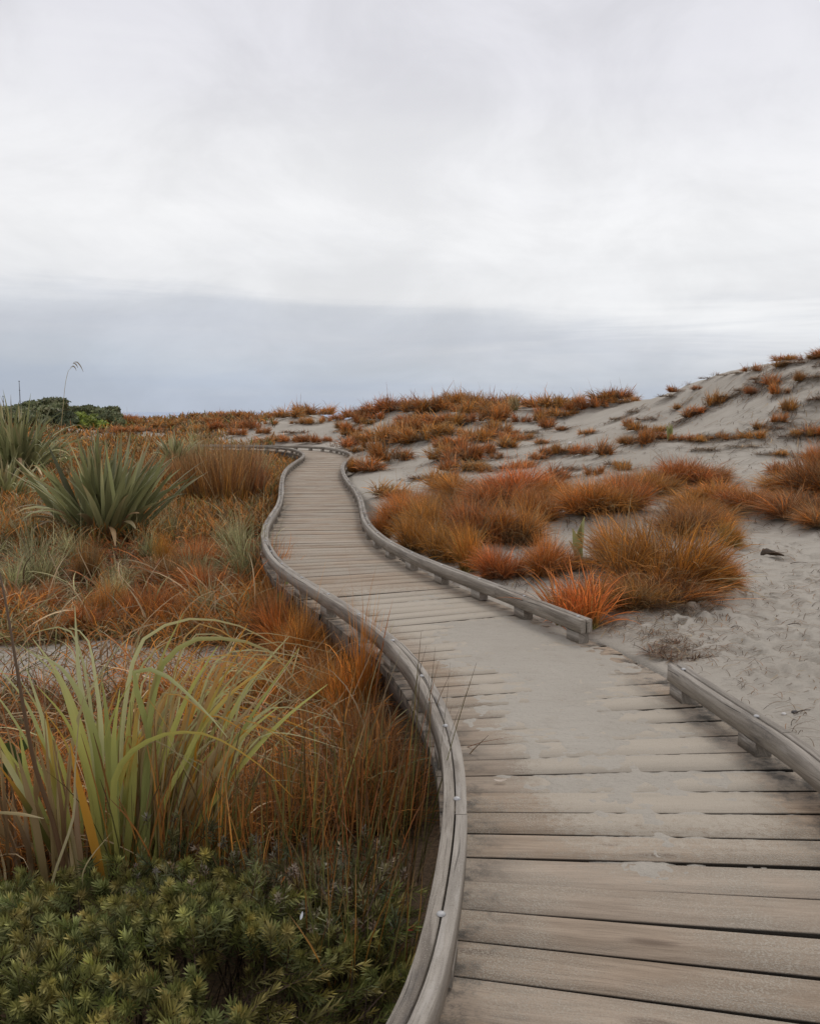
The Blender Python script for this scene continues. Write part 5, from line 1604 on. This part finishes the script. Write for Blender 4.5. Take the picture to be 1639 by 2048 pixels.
for i, (px, py, ln, a, lab) in enumerate([(1612, 1427, .16, .3, 'thin dark twig on the sand behind the near kerb rail'), (1586, 1448, .09, .9, 'short twig left of the thin dark twig on the sand'), (1590, 1252, .14, .1, 'long thin twig lying on the open right sand'),
                                         (1600, 1128, .2, .05, 'thin twig right of the frayed driftwood'), (1470, 1258, .10, .5, 'small twig on sand below the largest tuft')]):
    p = gp(px, py, .006)
    s = np.linspace(0, 1, 9)
    m = MB()
    Q = np.stack([(s - .5) * ln * math.cos(a), (s - .5) * ln * math.sin(a) + .012 * np.sin(s * 4), .008 * np.sin(s * 3.1)], 1)
    V = Q[:, None, :] + (.0035 * (1.2 - s))[:, None, None] * np.stack([0 * ang, np.cos(ang), np.sin(ang)], -1)[None]
    m.add(V, grid_faces(9, K, True)); o = m.build('twig', M_BARK, None, True); o.location = p
    tag(o, lab, 'twig')
for i, (px, py, r0, lab, mt) in enumerate([(1566, 1432, .012, 'tiny pinkish pebble left of the thin dark twig', M_SHELL), (1588, 1428, .016, 'dark pebble next to the thin dark twig', M_STONE), (1632, 1434, .02, 'grey pebble at the right edge behind the near rail', M_STONE)]):
    lump('pebble', gp(px, py, .006), (r0, r0 * .8, r0 * .6), mt, lab, 'pebble', 20 + i)


def flat_leaf(name, p, L, W, c, a, label, tilt=.2):
    s = np.linspace(0, 1, 9)
    m = MB()
    Q = np.stack([(s - .5) * L * math.cos(a), (s - .5) * L * math.sin(a), .004 + .10 * L * (s - .5) ** 2 * 4 + tilt * L * s], 1)
    ribbons(m, Q[None], (W / 2 * np.sin(np.clip(s * .96 + .02, 0, 1) * math.pi) ** .8)[None], np.array([[-math.sin(a), math.cos(a), .1]]), np.broadcast_to(np.array(c), (1, 9, 3)), fold=.3)
    o = m.build(name, M_FLAX); o.location = p
    tag(o, label, 'leaf')


p = at_z(1000, 1563, .006); flat_leaf('fallen_leaf', tuple(p), .055, .016, (.62, .52, .42), .05, 'pale leaf lying on the deck boards near the left rail', .02)
p = at_z(835, 1862, -.16); flat_leaf('fallen_leaf', (p[0] - .02, p[1], p[2]), .035, .022, (.40, .025, .02), .4, 'small red leaf among the shrub beside the near left rail', .3)
p = at_y(603, 1840, 2.45); flat_leaf('fallen_leaf', tuple(p), .018, .008, (.75, .76, .78), 1.3, 'tiny white leaf fleck on top of the low green shrub', .9)

# ------------------------------------------------------------------ world
W = bpy.data.worlds.new('World')
scene.world = W
W.use_nodes = True
nt = W.node_tree
nt.nodes.clear()
g = NT(nt)
out = g.n('OutputWorld')
SUN_EL, SUN_AZ = math.radians(52), math.radians(28)     # azimuth to the right of straight ahead
sky = g.n('TexSky'); sky.sky_type = 'NISHITA'; sky.sun_disc = False
sky.sun_elevation = SUN_EL; sky.sun_rotation = SUN_AZ
tc = g.n('TexCoord')
sep = g.n('SeparateXYZ'); g.link(tc.outputs['Generated'], sep.inputs[0])
X, Yv, Z = sep.outputs
cv = g.n('CombineXYZ')
az = g.math('ARCTAN2', X, Yv)
g.link(az, cv.inputs[0]); g.link(g.math('MULTIPLY', Z, 5.0), cv.inputs[1])
n1 = g.noise(g.mapping(cv.outputs[0], (1.9, 1.1, 1), (3.1, .4, 0)), 1.0, 5, .5, .35)
n2 = g.noise(g.mapping(cv.outputs[0], (2.6, 6.5, 1), (7.1, 2.4, 0)), 1.0, 5, .55, .5)
zz = g.math('ADD', Z, g.math('MULTIPLY', az, .030))
n4 = g.noise(g.mapping(cv.outputs[0], (7.5, 4.5, 1), (2.1, 8.4, 0)), 1.0, 6, .6, .4)
zz = g.math('ADD', zz, g.math('MULTIPLY', g.math('SUBTRACT', n4, .5), .030))
zz = g.math('ADD', zz, g.math('MULTIPLY', g.math('SUBTRACT', n1, .5), .075))
zz = g.math('ADD', zz, g.math('MULTIPLY', g.math('SUBTRACT', n2, .5), .060))
cr_ = g.n('ValToRGB')
el = cr_.color_ramp.elements
stops = [(-.02, (.50, .56, .66)), (.012, (.465, .525, .635)), (.045, (.54, .585, .665)), (.078, (.60, .625, .69)), (.102, (.66, .68, .73)), (.130, (.85, .85, .865)), (.20, (.93, .925, .93)), (.27, (.88, .875, .89)),
         (.36, (.79, .782, .82)), (.50, (.765, .757, .80)), (.98, (.80, .80, .84))]
while len(el) < len(stops): el.new(.5)
for e_, (p_, c_) in zip(el, stops):
    e_.position = (p_ + .02) / 1.0; e_.color = rgba(c_)
g.link(g.math('ADD', zz, .02), cr_.inputs[0])
# clouds are brighter to the right, low streaks break the band there
wf = g.mapr(az, -.1, .5)
bright = g.math('MULTIPLY', wf, g.mapr(n2, .35, .7))
band = g.math('MULTIPLY', g.mapr(Z, .0, .10), g.mapr(Z, .14, .26, 1, 0))
c = g.mixc(g.math('MULTIPLY', g.math('MULTIPLY', bright, band), .85), cr_.outputs[0], rgba((.93, .93, .94)))
n3 = g.noise(g.mapping(cv.outputs[0], (4.2, 1.5, 1), (1.7, 5.4, 0)), 1.0, 8, .6, .5)
hs = g.n('HueSaturation'); g.link(c, hs.inputs['Color']); g.link(g.mapr(n3, .3, .7, .905, 1.055), hs.inputs['Value'])
ns = g.n('MixRGB') if False else None
skys = g.mixc(1.0, sky.outputs[0], (.10, .10, .10, 1), 'MULTIPLY')
full = g.mixc(.93, skys, hs.outputs[0])
bg = g.n('Background'); g.link(full, bg.inputs[0]); bg.inputs[1].default_value = 1.0
g.link(bg.outputs[0], out.inputs[0])

sl = bpy.data.lights.new('sun', 'SUN')
sl.energy = .9; sl.angle = math.radians(18); sl.color = (1, .96, .90)
so = bpy.data.objects.new('sun', sl); COL.objects.link(so)
from mathutils import Vector
dv = Vector((math.sin(SUN_AZ) * math.cos(SUN_EL), math.cos(SUN_AZ) * math.cos(SUN_EL), math.sin(SUN_EL)))
so.rotation_euler = dv.to_track_quat('Z', 'Y').to_euler()

# ------------------------------------------------------------------ camera object
cam = bpy.data.cameras.new('camera')
co = bpy.data.objects.new('camera', cam); COL.objects.link(co)
co.location = (0, 0, EYE)
co.rotation_euler = (math.pi / 2 - PITCH, 0, 0)
cam.sensor_fit = 'VERTICAL'
cam.sensor_height = 24
cam.lens = 24 * F / 2048
cam.clip_start = .05
cam.clip_end = 40000
scene.camera = co

scene.view_settings.view_transform = 'Standard'
scene.view_settings.look = 'None'
scene.view_settings.exposure = 0
scene.view_settings.gamma = 1
scene.cycles.max_bounces = 6
scene.cycles.diffuse_bounces = 3
scene.cycles.transparent_max_bounces = 4
